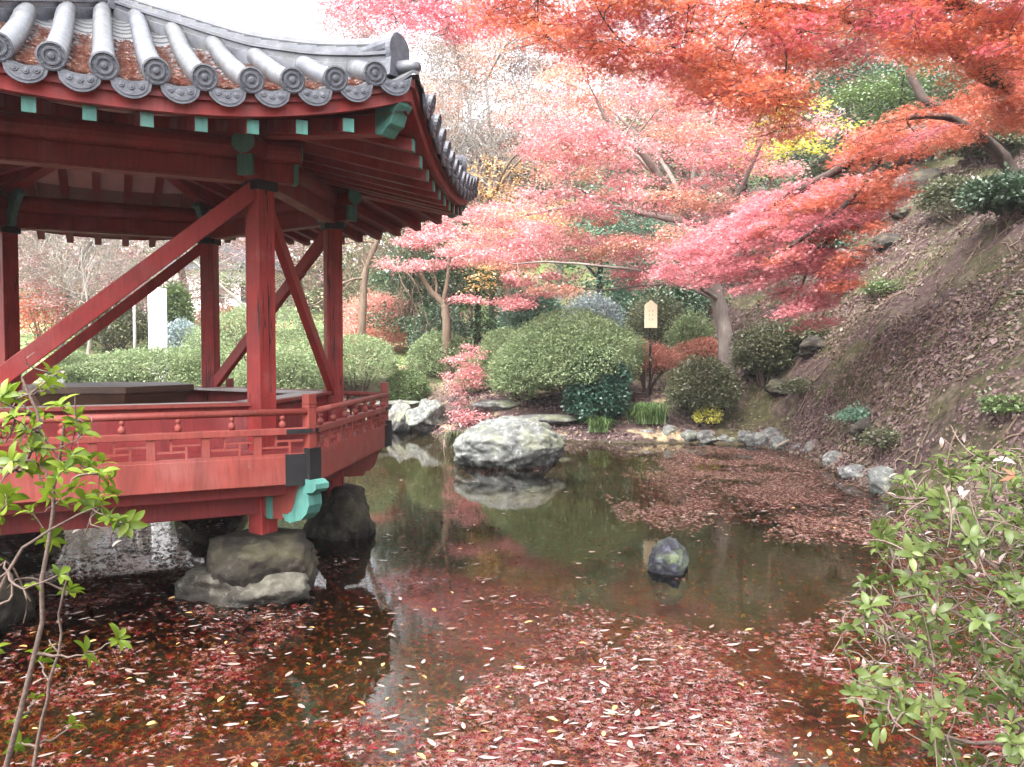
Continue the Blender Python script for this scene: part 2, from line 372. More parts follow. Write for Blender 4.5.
M['lf_grass'] = m_leaf("grass_blade", [(.05, .10, .03), (.10, .18, .05), (.2, .28, .1)], .3, .5, .05)
M['lf_wood'] = m_leaf("distant_leaf", [(.30, .15, .13), (.40, .27, .24), (.16, .2, .12), (.36, .35, .22), (.46, .38, .34)], .3, .6, 0, .12)

# ---------------------------------------------------------------- leaves in bulk
LEAF_CHIP = (np.array([(0, 0, 0), (.22, .13, .012), (.62, .15, .0), (1, .04, .02), (.66, -.12, .012), (.26, -.14, .0)]), [(0, 1, 2, 3), (0, 3, 4, 5)])
LEAF_QUAD = (np.array([(0, 0, 0), (.5, .32, .10), (1, 0, -.02), (.5, -.32, .10)]), [(0, 1, 2), (0, 2, 3)])
LEAF_OVAL = (np.array([(0, 0, 0), (.3, .19, .05), (.68, .17, .03), (1, 0, -.08), (.68, -.17, .03), (.3, -.19, .05)]), [(0, 1, 2, 3), (0, 3, 4, 5)])
def _star():
    v = [(0, 0, 0)]; f = []
    for a, l in ((-112, .55), (-56, .85), (0, 1.0), (56, .85), (112, .55)):
        a = math.radians(a); b = len(v)
        for da, r, z in ((-.30, .42, .03), (0, 1, -.12), (.30, .42, .03)):
            v.append((math.cos(a + da) * l * r, math.sin(a + da) * l * r, z * l))
        f.append((0, b, b + 1, b + 2))
    return np.array(v) * .6, f
LEAF_STAR = _star()
LEAF_LONG = (np.array([(0, 0, 0), (.25, .10, .03), (.6, .12, .05), (1, 0, 0), (.6, -.12, .05), (.25, -.10, .03)]), [(0, 1, 2, 3), (0, 3, 4, 5)])
def _broad():      # a foreground leaf: midrib fold, arched, pointed
    v = []; f = []
    for i, (x, wd) in enumerate(((0, .02), (.15, .11), (.38, .19), (.62, .20), (.83, .12), (1, .01))):
        z = .10 * math.sin(x * 2.6) - .16 * x * x
        v += [(x, wd, z + .25 * wd), (x, 0, z), (x, -wd, z + .25 * wd)]
    for i in range(5):
        a = i * 3; f += [(a, a + 1, a + 4, a + 3), (a + 1, a + 2, a + 5, a + 4)]
    return np.array(v), f
LEAF_BROAD = _broad()
def leaf_arrays(tpl, pos, dirs, ups, size):
    """pos (N,3), dirs (N,3) leaf axis, ups (N,3) approximate leaf normal"""
    tv, tf = tpl; N = len(pos)
    x = dirs / (np.linalg.norm(dirs, axis=1, keepdims=True) + 1e-9)
    y = np.cross(ups, x); y /= (np.linalg.norm(y, axis=1, keepdims=True) + 1e-9)
    z = np.cross(x, y)
    s = np.asarray(size).reshape(-1, 1, 1) * np.ones((N, 1, 1))
    V = pos[:, None, :] + s * (tv[None, :, 0:1] * x[:, None, :] + tv[None, :, 1:2] * y[:, None, :] + tv[None, :, 2:3] * z[:, None, :])
    m = len(tv); base = np.array([i for f in tf for i in f]); tot = np.array([len(f) for f in tf])
    L = (np.arange(N)[:, None] * m + base[None, :]).ravel(); T = np.tile(tot, N)
    return V.reshape(-1, 3), L, T
class Leaves:
    def __init__(s): s.V = []; s.L = []; s.T = []; s.I = []; s.n = 0
    def add(s, tpl, pos, dirs, ups, size, mi=0):
        if len(pos) == 0: return
        V, L, T = leaf_arrays(tpl, np.asarray(pos, float), np.asarray(dirs, float), np.asarray(ups, float), size)
        s.V.append(V); s.L.append(L + s.n); s.T.append(T); s.I.append(np.full(len(T), mi)); s.n += len(V)
    def raw(s, V, L, T, mi=0):
        s.V.append(V); s.L.append(np.asarray(L) + s.n); s.T.append(np.asarray(T)); s.I.append(np.full(len(T), mi)); s.n += len(V)
    def build(s, name, mats, parent=None, smooth=False):
        return np_mesh(name, np.concatenate(s.V), np.concatenate(s.L), np.concatenate(s.T), mats, np.concatenate(s.I), smooth, parent)
def rand_dirs(n, flat=1.0, rng=RNG):
    a = rng.uniform(0, 2 * PI, n); e = rng.normal(0, .45, n) * flat
    return np.stack([np.cos(a), np.sin(a), e], 1)
def rand_ups(n, tilt=.5, rng=RNG):
    u = rng.normal(0, tilt, (n, 3)); u[:, 2] = 1; return u

# ---------------------------------------------------------------- branches in bulk
class Twigs:
    def __init__(s): s.g = {}
    def add(s, pts, rad, sides=5):
        pts = np.asarray([tuple(p) for p in pts], float); rad = np.asarray(rad, float) * np.ones(len(pts))
        s.g.setdefault((len(pts), sides), []).append((pts, rad))
    def arrays(s):
        Vs, Ls, Ts, n0 = [], [], [], 0
        for (k, n), items in s.g.items():
            A = np.stack([i[0] for i in items]); R = np.stack([i[1] for i in items]); N = len(A)
            t = np.gradient(A, axis=1); t /= np.linalg.norm(t, axis=2, keepdims=True) + 1e-9
            ref = np.where(np.abs(t[:, :1, 2:3]) > .9, np.array([1., 0, 0]), np.array([0, 0, 1.])) * np.ones_like(t)
            x = np.cross(t, ref); x /= np.linalg.norm(x, axis=2, keepdims=True) + 1e-9; y = np.cross(x, t)
            a = np.arange(n) * 2 * PI / n
            V = A[:, :, None, :] + R[:, :, None, None] * (np.cos(a)[None, None, :, None] * x[:, :, None, :] + np.sin(a)[None, None, :, None] * y[:, :, None, :])
            i, j = np.meshgrid(np.arange(k - 1), np.arange(n), indexing='ij')
            q = np.stack([i * n + j, i * n + (j + 1) % n, (i + 1) * n + (j + 1) % n, (i + 1) * n + j], -1).reshape(-1)
            L = (np.arange(N)[:, None] * (k * n) + q[None, :]).ravel()
            Vs.append(V.reshape(-1, 3)); Ls.append(L + n0); Ts.append(np.full(N * (k - 1) * n, 4)); n0 += N * k * n
        return np.concatenate(Vs), np.concatenate(Ls), np.concatenate(Ts)
    def build(s, name, mat, parent=None):
        V, L, T = s.arrays(); return np_mesh(name, V, L, T, mat, None, True, parent)
def bez(a, b, c, n):
    a, b, c = (np.asarray(tuple(p), float) for p in (a, b, c)); t = np.linspace(0, 1, n)[:, None]
    return (1 - t) ** 2 * a + 2 * t * (1 - t) * b + t * t * c
def smooth_path(pts, n, wob=0.0, rng=RNG):
    """Catmull-Rom through pts"""
    p = np.asarray([tuple(q) for q in pts], float); p = np.vstack([2 * p[0] - p[1], p, 2 * p[-1] - p[-2]])
    m = len(p) - 3; out = []
    for u in np.linspace(0, m - 1e-6, n):
        i = int(u); t = u - i; a, b, c, d = p[i:i + 4]
        out.append(.5 * (2 * b + (c - a) * t + (2 * a - 5 * b + 4 * c - d) * t * t + (3 * b - a - 3 * c + d) * t ** 3))
    out = np.array(out)
    if wob: out[1:] += rng.normal(0, wob, out[1:].shape)
    return out

def px_pads(poly, n, d0, d1, r, flat=.3, leaves=500, mi=0, rng=RNG, rj=.35, dfun=None):
    """pads of foliage spread through the part of space seen inside a picture polygon, between two depths"""
    xs = [p[0] for p in poly]; ys = [p[1] for p in poly]; out = []
    while len(out) < n:
        x, y = rng.uniform(min(xs), max(xs)), rng.uniform(min(ys), max(ys))
        if not in_poly(poly, np.array([x]), np.array([y]))[0]: continue
        d = rng.uniform(d0, d1) if dfun is None else dfun(x, y) + rng.uniform(d0, d1)
        k = r * rng.uniform(1 - rj, 1 + rj)
        out.append((np.array(P(x, y, d)), k, k * flat, int(leaves * (k / r) ** 2), mi))
    return out
def tree(name, label, cat, base, limbs, pads, lmats, bark, tpl=LEAF_QUAD, lsize=.09, group=None, twigs=5, br=.035,
         rng=RNG, droop=.12, clump=.2, per=34, tilt=.55, bare=0, foliage_name="crown", slope=0.0):
    """limbs: (points, r0, r1); pads: (centre, radius, height, leaves, material index)"""
    o = empty(name, tuple(base), label, cat, group); B = np.array(tuple(base), float)
    tw = Twigs(); lv = Leaves(); S = []
    for pts, r0, r1 in limbs:
        n = max(6, len(pts) * 5); q = smooth_path(pts, n, 0.0, rng)
        q[1:] += rng.normal(0, r0 * .06, q[1:].shape)
        rr = np.linspace(r0, r1, n)
        if pts is limbs[0][0]: rr[0] *= 1.35; rr[1] *= 1.12
        tw.add(q - B, rr, 9 if r0 > .1 else 6)
        S.append(np.column_stack([q, rr]))
    S = np.concatenate(S); start = S.copy()
    pads = sorted(pads, key=lambda p: np.min(np.linalg.norm(start[:, :3] - p[0], axis=1)))
    for c, r, h, n, mi in pads:
        d = np.linalg.norm(S[:, :3] - c, axis=1) + .5 * np.maximum(0, S[:, 2] - c[2]) + rng.uniform(0, .3, len(S))
        i = int(np.argmin(d)); s = S[i, :3]; L = np.linalg.norm(c - s)
        r0 = min(S[i, 3] * .6, .012 + br * min(1, L / 2.5))
        m = (s + c) / 2 + np.array([*rng.normal(0, .12 * L, 2), L * rng.uniform(.02, .22)])
        q = bez(s, m, c, 6); rr = np.linspace(r0, max(.006, r0 * .4), 6); q[1:-1] += rng.normal(0, .03 * L, (4, 3)) * .6
        tw.add(q - B, rr, 5); S = np.vstack([S, np.column_stack([q[2:], rr[2:]])])
        for k in range(twigs):
            a = rng.uniform(0, 2 * PI); l = r * rng.uniform(.7, 1.1)
            e = c + np.array([math.cos(a) * l, math.sin(a) * l, rng.normal(-droop * r, .3 * h)])
            st = q[rng.integers(3, 6)]
            tw.add(bez(st, (st + e) / 2 + rng.normal(0, .1 * r, 3), e, 4) - B, np.linspace(max(.006, r0 * .4), .003, 4), 3)
        if n:
            m_ = max(1, int(n / per))
            cc = rng.normal(0, 1, (m_, 3)); cc /= np.linalg.norm(cc, axis=1, keepdims=True); cc *= rng.uniform(0.15, 1, (m_, 1)) ** .45
            cc *= np.array([r, r, h]); cc[:, 2] += slope * cc[:, 0] - droop * (cc[:, 0] ** 2 + cc[:, 1] ** 2) / r
            idx = rng.integers(0, m_, n)
            ps = c + cc[idx] + rng.normal(0, 1, (n, 3)) * np.array([clump, clump, clump * .35]) * (.6 + .4 * r)
            lv.add(tpl, ps - B, rand_dirs(n, 1, rng) + np.array([0, 0, -.25]), rand_ups(n, tilt, rng), lsize * rng.uniform(.65, 1.25, n), mi)
    tw.build("trunk", bark, o)
    if lv.V: lv.build(foliage_name, lmats, o)
    return o
def bare_branches(tw, p, d, L, r, lev, rng, spread=.6, up=.1, segs=5, kids=(3, 5), shrink=.62, minr=.006):
    pts = [np.array(p, float)]; d = np.array(d, float); d /= np.linalg.norm(d)
    for i in range(segs):
        d = d + rng.normal(0, .13, 3) + np.array([0, 0, up * .3]); d /= np.linalg.norm(d)
        pts.append(pts[-1] + d * L / segs)
    tw.add(pts, np.linspace(r, max(minr, r * .45), segs + 1), 5 if r > .03 else 3)
    if lev <= 0: return
    for k in range(rng.integers(kids[0], kids[1] + 1)):
        i = rng.integers(1, segs + 1); dd = d + rng.normal(0, spread, 3) + np.array([0, 0, up])
        bare_branches(tw, pts[i], dd, L * shrink * rng.uniform(.75, 1.2), max(minr, r * .5), lev - 1, rng, spread, up, segs, kids, shrink, minr)
# ---------------------------------------------------------------- the ground: one sheet with the pond hollow, the banks and the hill
SHORE = [(395, 428), (432, 434), (470, 441), (520, 443), (560, 441), (620, 443), (700, 443), (750, 445), (790, 453), (825, 467), (858, 485), (885, 500)]
POND = [tuple(PZ(x, y)[:2]) for x, y in SHORE] + [(7.0, 11), (7.6, 8), (7.2, 5), (5.0, 3.7), (0, 3.4), (-6, 3.4), (-12, 3.5), (-19, 8), (-18, 15), (-12, 18.2), (-6.2, 21.0)]
FOOT_Y = [0, 10, 14, 18, 23, 26, 30, 36, 45, 60, 90]
FOOT_X = [8.8, 7.6, 6.9, 7.3, 7.4, 6.9, 5.8, 4.4, 2.0, -3, -14]
def ground_h(x, y):
    x = np.asarray(x, float); y = np.asarray(y, float)
    d = poly_dist(POND, x, y); s = np.where(in_poly(POND, x, y), -d, d)
    h = np.where(s < 0, -.5 * sstep(0, -1.1, s) - .02, .0)
    far = sstep(14, 21, y)
    bank = .28 * sstep(0, .35, s) + (.50 + .0 * far) * sstep(.3, 1.7, s) + far * .50 * sstep(.8, 2.8, s)
    h = h + np.where(s > 0, bank, 0)
    h = h + np.where(s > 0, .12 * np.clip(y - 27.5, 0, 40) * sstep(0, 3, s), 0)
    hd = np.maximum(0, (x - np.interp(y, FOOT_Y, FOOT_X))) * np.interp(y, [0, 24, 36, 90], [1, .95, .8, .6])
    bump = (fbm(x * .35 + 7, y * .35, 3) - .47) * 2.2 + (fbm(x * 1.3, y * 1.3, 9, 3) - .45) * .95 + (fbm(x * 2.6, y * 2.6, 15, 2) - .37) * .34
    hill = 30 * (1 - np.exp(-hd * .98 / 30)) + bump * sstep(.4, 3, hd) * np.interp(y, [0, 30, 60], [.55, .9, 1.6])
    h = h + hill
    h = h + (fbm(x * .8, y * .8, 21, 3) - .45) * .14 * sstep(.2, 1.5, s)
    bowl = sstep(60, 150, np.hypot(x, y - 15)); h = h + bowl * np.where(y > 0, 16, 5) * (.4 + .8 * vnoise(x * .03, y * .03, 5)) * np.where(x > -20, 1, .6)
    return h
def gh(x, y): return float(ground_h(np.array([x]), np.array([y]))[0])
def onground(px, py, d):
    p = P(px, py, d); return Vector((p.x, p.y, gh(p.x, p.y)))
def warp(n, fine, reach, c):
    u = np.linspace(-1, 1, n); return c + np.sign(u) * (np.abs(u) * fine + (reach - fine) * np.abs(u) ** 4.5)
gx = warp(360, 26, 260, 0); gy = warp(380, 30, 260, 17)
X, Y = np.meshgrid(gx, gy, indexing='ij'); Z = ground_h(X, Y)
gn, gm = X.shape
ii, jj = np.meshgrid(np.arange(gn - 1), np.arange(gm - 1), indexing='ij')
quads = np.stack([ii * gm + jj, (ii + 1) * gm + jj, (ii + 1) * gm + jj + 1, ii * gm + jj + 1], -1).reshape(-1)
def m_ground():
    t = NT("garden_ground"); geo = t.n("ShaderNodeNewGeometry"); co = geo.outputs["Position"]
    sx = t.n("ShaderNodeSeparateXYZ"); t.l(co, sx.inputs[0])
    n1 = t.noise(.55, 7, co, .62); n2 = t.noise(6, 6, co, .65); n3 = t.noise(1.3, 6, co, .6)
    litter = t.ramp(n2, [(.3, (.022, .013, .012)), (.5, (.05, .032, .03)), (.62, (.075, .05, .046)), (.75, (.11, .08, .06))])
    moss = t.ramp(n2, [(.3, (.022, .022, .010)), (.55, (.05, .048, .02)), (.75, (.085, .08, .036))])
    soil = t.ramp(n2, [(.3, (.06, .045, .035)), (.7, (.15, .12, .09))])
    hill = t.mix(t.rng(n1, .46, .56), litter, moss)
    hill = t.mix(t.rng(n3, .56, .68), hill, soil)
    straw = t.ramp(n2, [(.3, (.16, .12, .065)), (.5, (.28, .22, .13)), (.7, (.40, .34, .21))])
    lawn = t.ramp(n2, [(.3, (.10, .16, .05)), (.6, (.24, .31, .12))])
    flat = t.mix(t.rng(n3, .36, .46), straw, litter)
    flat = t.mix(t.rng(sx.outputs[1], 28, 34), flat, t.mix(t.rng(n1, .45, .6), lawn, straw))
    c = t.mix(t.rng(sx.outputs[0], 4.6, 6.4), flat, hill)
    bed = t.ramp(t.mix(.5, n2, n1), [(.3, (.018, .015, .009)), (.5, (.042, .036, .02)), (.65, (.07, .06, .036))])
    c = t.mix(t.rng(sx.outputs[2], .0, .10), bed, c)
    t.pbsdf(c, .9, .2, t.bump(n2, .8, .06)); return t.m
ground = np_mesh("ground", np.stack([X, Y, Z], -1).reshape(-1, 3), quads, np.full(len(quads) // 4, 4), m_ground(), None, True)
tag(ground, kind="structure")

# pond water: clear brown water, mirror by Fresnel
def m_water():
    t = NT("pond_water"); co = t.n("ShaderNodeNewGeometry").outputs["Position"]
    n = t.mix(.35, t.noise(1.1, 3, co), t.noise(5.5, 3, co))
    nb = t.bump(t.mix(.25, n, t.noise(22, 2, co)), .02, .05)
    fr = t.n("ShaderNodeFresnel"); fr.inputs[0].default_value = 1.55; t.l(nb, fr.inputs["Normal"])
    tr = t.n("ShaderNodeBsdfTransparent"); tr.inputs[0].default_value = (.78, .74, .58, 1)
    gl = t.n("ShaderNodeBsdfGlossy"); gl.inputs["Roughness"].default_value = .008; t.l(nb, gl.inputs["Normal"])
    ms = t.n("ShaderNodeMixShader"); t.l(fr.outputs[0], ms.inputs[0]); t.l(tr.outputs[0], ms.inputs[1]); t.l(gl.outputs[0], ms.inputs[2])
    t.l(ms.outputs[0], t.out.inputs[0]); return t.m
water = np_mesh("pond_water", [(-21, 2.5, 0), (9.5, 2.5, 0), (9.5, 27.5, 0), (-21, 27.5, 0)], [0, 1, 2, 3], [4], m_water())
tag(water, kind="structure")

# ---------------------------------------------------------------- fallen leaves on and in the pond
def pxw(pts): return [tuple(PZ(x, y)[:2]) for x, y in pts]
CLEAR = pxw([(500, 530), (560, 480), (640, 462), (660, 500), (860, 545), (850, 590), (800, 622), (720, 632), (600, 610), (520, 575)])
COVE = pxw([(650, 462), (700, 450), (800, 462), (885, 505), (872, 540), (790, 528), (700, 512), (640, 500)])
FARL = pxw([(360, 480), (500, 455), (560, 478), (520, 520), (380, 525)])
def pond_points(n, y0=4.0, y1=24.5, rng=RNG):
    """points weighted to the near water"""
    y = y0 * (y1 / y0) ** rng.uniform(0, 1, n); x = rng.uniform(-.80, .95, n) * y
    return x, y
def keep(x, y, prob):
    k = in_poly(POND, x, y) & (RNG.uniform(0, 1, len(x)) < prob); return x[k], y[k]
def zone(x, y):
    c = np.maximum(0, 1 - poly_dist(CLEAR, x, y) / .5); c = np.where(in_poly(CLEAR, x, y), 1.0, c * .6)
    v = np.where(in_poly(COVE, x, y), 1.0, np.maximum(0, 1 - poly_dist(COVE, x, y) / .6) * .7)
    f = in_poly(FARL, x, y) * 1.0
    nz = fbm(x * .9, y * .55, 40, 4)
    return c, v, f, nz
sunk = Leaves()
x, y = pond_points(125000, 3.9, 17); c, v, f, nz = zone(x, y)
x, y = keep(x, y, np.clip((1 - .93 * c) * (.35 + 1.6 * (nz - .3)), .04, 1) * sstep(17, 10, y) + .05)
n = len(x); z = -.03 - .16 * RNG.uniform(0, 1, n) ** 1.5
sunk.add(LEAF_STAR, np.column_stack([x, y, z]), rand_dirs(n, .5), rand_ups(n, .45), .062 * RNG.uniform(.6, 1.4, n))
tag(sunk.build("sunken_leaves", M['lf_sunken']), "dark red maple leaves lying under the shallow pond water", "leaves", kind="stuff")
flo = Leaves()
x, y = pond_points(250000, 3.9, 24); c, v, f, nz = zone(x, y)
near = sstep(14, 9.5, y)
p = (1 - .97 * c) * (.85 * near * np.clip(.24 + (nz - .43) * 5.5, .05, .9) * np.clip(.15 + (fbm(x * 3.3, y * 2.4, 91, 4) - .32) * 5.5, .08, 1) + .25 * (1 - near) * np.clip((nz - .42) * 5, 0.05, 1)) + 1.0 * v * np.clip(.38 + (fbm(x * 1.6, y * 1.1, 77) - .35) * 3, 0.1, 1) + .10 * f * np.clip((nz - .42) * 6, 0, 1)
x, y = keep(x, y, np.clip(p, .006, 1)); n = len(x)
flo.add(LEAF_STAR, np.column_stack([x, y, np.full(n, .006)]), rand_dirs(n, .1), rand_ups(n, .10) + (RNG.uniform(0, 1, (n, 1)) < .14) * RNG.normal(0, .45, (n, 3)) * np.array([1, 1, 0]), .050 * np.exp(RNG.normal(0, .36, n)), 0)
x, y = pond_points(6800, 3.9, 22); c, v, f, nz = zone(x, y)
x, y = keep(x, y, np.clip((1 - .9 * c) * (.18 + 1.2 * np.clip(nz - .38, 0, 1)) + .35 * v, .02, 1)); n = len(x)
flo.add(LEAF_CHIP, np.column_stack([x, y, np.full(n, .012)]), rand_dirs(n, .05) * np.array([1.6, .8, 1]), rand_ups(n, .10), .05 + .085 * RNG.uniform(0, 1, n) ** 2, 1)
x, y = pond_points(500, 3.9, 14); c, v, f, nz = zone(x, y)
x, y = keep(x, y, np.clip((1 - .95 * c) * .5, .02, 1)); n = len(x)
flo.add(LEAF_OVAL, np.column_stack([x, y, np.full(n, .010)]), rand_dirs(n, .12), rand_ups(n, .2), .07 * RNG.uniform(.6, 1.4, n), 2)
PATCH = pxw([(700, 446), (770, 446), (830, 470), (885, 503), (880, 545), (800, 532), (730, 516), (640, 522), (610, 505), (690, 494), (660, 470)])
px_, py_ = [p[0] for p in PATCH], [p[1] for p in PATCH]
x = RNG.uniform(min(px_), max(px_), 90000); y = RNG.uniform(min(py_), max(py_), 90000)
e_ = poly_dist(PATCH, x, y); pr = np.where(in_poly(PATCH, x, y), .5 + .5 * np.clip(e_ / .8, 0, 1), np.clip(1 - e_ / 1.6, 0, 1) ** 2 * .7) * np.clip(.02 + (fbm(x * 1.6, y * 1.0, 77) - .40) * 4, .03, .7)
x, y = keep(x, y, pr); n = len(x)
flo.add(LEAF_STAR, np.column_stack([x, y, np.full(n, .010)]), rand_dirs(n, .14), rand_ups(n, .15), .062 * RNG.uniform(.6, 1.4, n), 3)
tag(flo.build("floating_leaves", [M['lf_float'], M['lf_pale_dead'], M['lf_amber'], M['lf_floatpink']]), "pinkish and pale fallen leaves floating on the pond", "leaves", kind="stuff")

# ---------------------------------------------------------------- the pavilion
PO = Vector((-4.885, 10.2, 0)); PR, PT = 2.70, -.590
C30, T30 = math.cos(PI / 6), math.tan(PI / 6)
pav = empty("garden_pavilion", PO, "six-sided vermilion pavilion with grey tiled roof standing over the pond", "pavilion")
def hv(i, k=1.0, z=0.0):
    a = PT + (i % 6) * PI / 3; return Vector((PR * k * math.cos(a), PR * k * math.sin(a), z))
def fr(i):
    a = PT + i * PI / 3 + PI / 6; return Vector((math.cos(a), math.sin(a), 0)), Vector((-math.sin(a), math.cos(a), 0))
def fp(i, d, u, z):
    n, t = fr(i); return n * d + t * u + Vector((0, 0, z))
ZK = ([0, .3, .546, .994, 1.326, 1.6, 1.793], [6.68, 6.32, 6.03, 5.46, 5.10, 4.82, 4.65])
def lift(d, u):
    k = d / (PR * C30); s = min(1.05, abs(u) / max(.05, d * T30)); return .385 * s ** 2.3 * (k / 1.793) ** 2.2
def zroof(d, u): return float(np.interp(d / (PR * C30), *ZK)) + lift(d, u)
DE = 1.793 * PR * C30                       # eave distance on the normal
for i in range(6):
    a = PT + i * PI / 3; v = hv(i)
    b = MB(); b.post(v.x, v.y, .5, 4.215, .215, .215, a); col = b.build("column", M['red_post'], pav, .012)
    b = MB(); b.post(v.x, v.y, 4.2, 4.30, .27, .27, a); b.build("capital", M['black'], col, .01)
    if i in (0, 1):                         # drying crack of the old post, as a thin dark inlay
        pass
# beams with crossing painted ends
for i in range(6):
    p, q = hv(i), hv(i + 1); d = (q - p).normalized()
    b = MB(); b.bar(p - d * .34 + Vector((0, 0, 4.40)), q + d * .34 + Vector((0, 0, 4.40)), .15, .20); bm = b.build("beam", M['red_dark'], pav, .012)
    b = MB(); b.tube([p - d * .42 + Vector((0, 0, 4.62)), q + d * .42 + Vector((0, 0, 4.62))], .125, 16); pu = b.build("purlin", M['red_dark'], pav)
    for e, s in ((p, -1), (q, 1)):
        c = MB(); c.lathe(e + d * s * .42 + Vector((0, 0, 4.62)), [(.118, 0), (.118, .012), (.06, .02), (.01, .022)], 18, d * s); c.build("painted_end", M['green'], pu)
        c = MB(); c.bar(e + d * s * .34 + Vector((0, 0, 4.40)), e + d * s * .39 + Vector((0, 0, 4.40)), .156, .206); c.build("painted_end", M['green'], bm)
    b = MB(); b.bar((p + q) / 2 * 1.0 + d * -1.2 + Vector((0, 0, 4.285)), (p + q) / 2 + d * 1.2 + Vector((0, 0, 4.285)), .17, .02); b.build("beam_batten", M['red_light'], bm)
# rafters, hip beams, boards
def zraf(d, u): return 4.31 + (4.05 - d) * .25 + lift(d, u) * .75
for i in range(6):
    for j in range(-5, 5):
        u = (j + .5) * .408; di = max(.35, abs(u) / T30 + .12); do = 4.05
        n = max(2, int((do - di) / .5) + 1); pts = [fp(i, di + (do - di) * s / n, u, 0) for s in range(n + 1)]
        for p_, s in zip(pts, range(n + 1)):
            p_.z = zraf(di + (do - di) * s / n, u) + .06
        b = MB(); b.sweep(pts, [(-.05, -.06), (.05, -.06), (.05, .06), (-.05, .06)]); r = b.build("rafter", M['red_dark'], pav)
        nrm, tt = fr(i); e = pts[-1]
        b = MB(); b.bar(e + nrm * .002, e + nrm * .016, .098, .118); b.build("rafter_tip", M['green'], r)
for i in range(6):
    a = PT + i * PI / 3; e = Vector((math.cos(a), math.sin(a), 0)); sd = Vector((-e.y, e.x, 0))
    def hz(r): return zraf(r * C30, r * C30 * T30 * .98) + .10
    pts = [e * r + Vector((0, 0, hz(r))) for r in np.linspace(.15, 4.42, 9)]
    b = MB(); b.sweep(pts, [(-.09, -.16), (.09, -.16), (.09, .12), (-.09, .12)]); hb = b.build("hip_rafter", M['red'], pav, .01)
    z = hz(4.42); b = MB()
    b.prism([(4.425, z - .17), (4.50, z - .19), (4.56, z - .13), (4.62, z - .10), (4.66, z + .0), (4.72, z + .06), (4.72, z + .15), (4.425, z + .15)], (0, 0, 0), e, (0, 0, 1), .19)
    b.build("carved_end", M['green'], hb, .01)
    # green leaf carving under the hip on the inner side of the column
    v = hv(i); b = MB()
    b.prism([(2.62, 4.30), (2.62, 4.62), (2.35, 4.80), (2.25, 4.72), (2.38, 4.58), (2.48, 4.40), (2.50, 4.30)], (0, 0, 0), e, (0, 0, 1), .09); b.build("carved_bracket", M['green'], hb, .01)
SO_U = 12
for i in range(6):
    ds = np.linspace(.05, 4.09, 14); vs = []; fs = []
    for d in ds:
        for j in range(SO_U + 1):
            u = d * T30 * (2 * j / SO_U - 1); vs.append(fp(i, d, u, zraf(d, u) + .135))
    for a in range(len(ds) - 1):
        for j in range(SO_U): k = a * (SO_U + 1) + j; fs.append((k, k + SO_U + 1, k + SO_U + 2, k + 1))
    b = MB(); b.add(vs, fs); b.m = [0 if a_ < 7 * SO_U else 1 for a_ in range(len(b.f))]; b.build("soffit", [M['plaster'], M['red_dark']], pav, 0, True)
    us = np.linspace(-1, 1, 21)
    for nm, d, z0, z1, th in (("eave_board", 4.10, 4.425, 4.53, .07), ("tile_batten", 4.14, 4.532, 4.605, .07)):
        pts = [fp(i, d, s * d * T30, lift(d, s * d * T30)) for s in us]
        b = MB(); b.sweep(pts, [(-th / 2, z0), (th / 2, z0), (th / 2, z1), (-th / 2, z1)]); b.build(nm, M['red'] if d < 4.12 else M['red_dark'], pav)
# tiled roof
SH = .09; SPAN, NB = .353, 6                           # barrel rows at u = (j + .5) * SPAN
roof_mb = MB(); sub = 8; nd = 17
CH = .058
for i in range(6):
    nu = 14 * sub
    for a in range(nd):                       # one stepped course after the other
        d0 = .02 + (DE - .02) * a / nd; d1 = .02 + (DE - .02) * (a + 1) / nd + .03
        vs = []; fs = []
        for d, dz in ((d0, 0.0), (d1, .018), (d1, -.012)):
            w_ = d * T30
            for j in range(nu + 1):
                u = max(-w_, min(w_, (j / nu * 2 - 1) * 7 * SPAN)); ph = ((u - SH) / SPAN - .5)
                vs.append(fp(i, d, u, zroof(min(d, DE), u) + dz - CH * math.sin(PI * (ph % 1.0)) ** 1.0))
        for k in range(2):
            for j in range(nu):
                q = k * (nu + 1) + j
                if (vs[q] - vs[q + 1]).length > 1e-4 or (vs[q + nu + 1] - vs[q + nu + 2]).length > 1e-4:
                    fs.append((q, q + nu + 1, q + nu + 2, q + 1))
        roof_mb.add(vs, fs)
roof = roof_mb.build("roof", M['tile'], pav, 0, False)
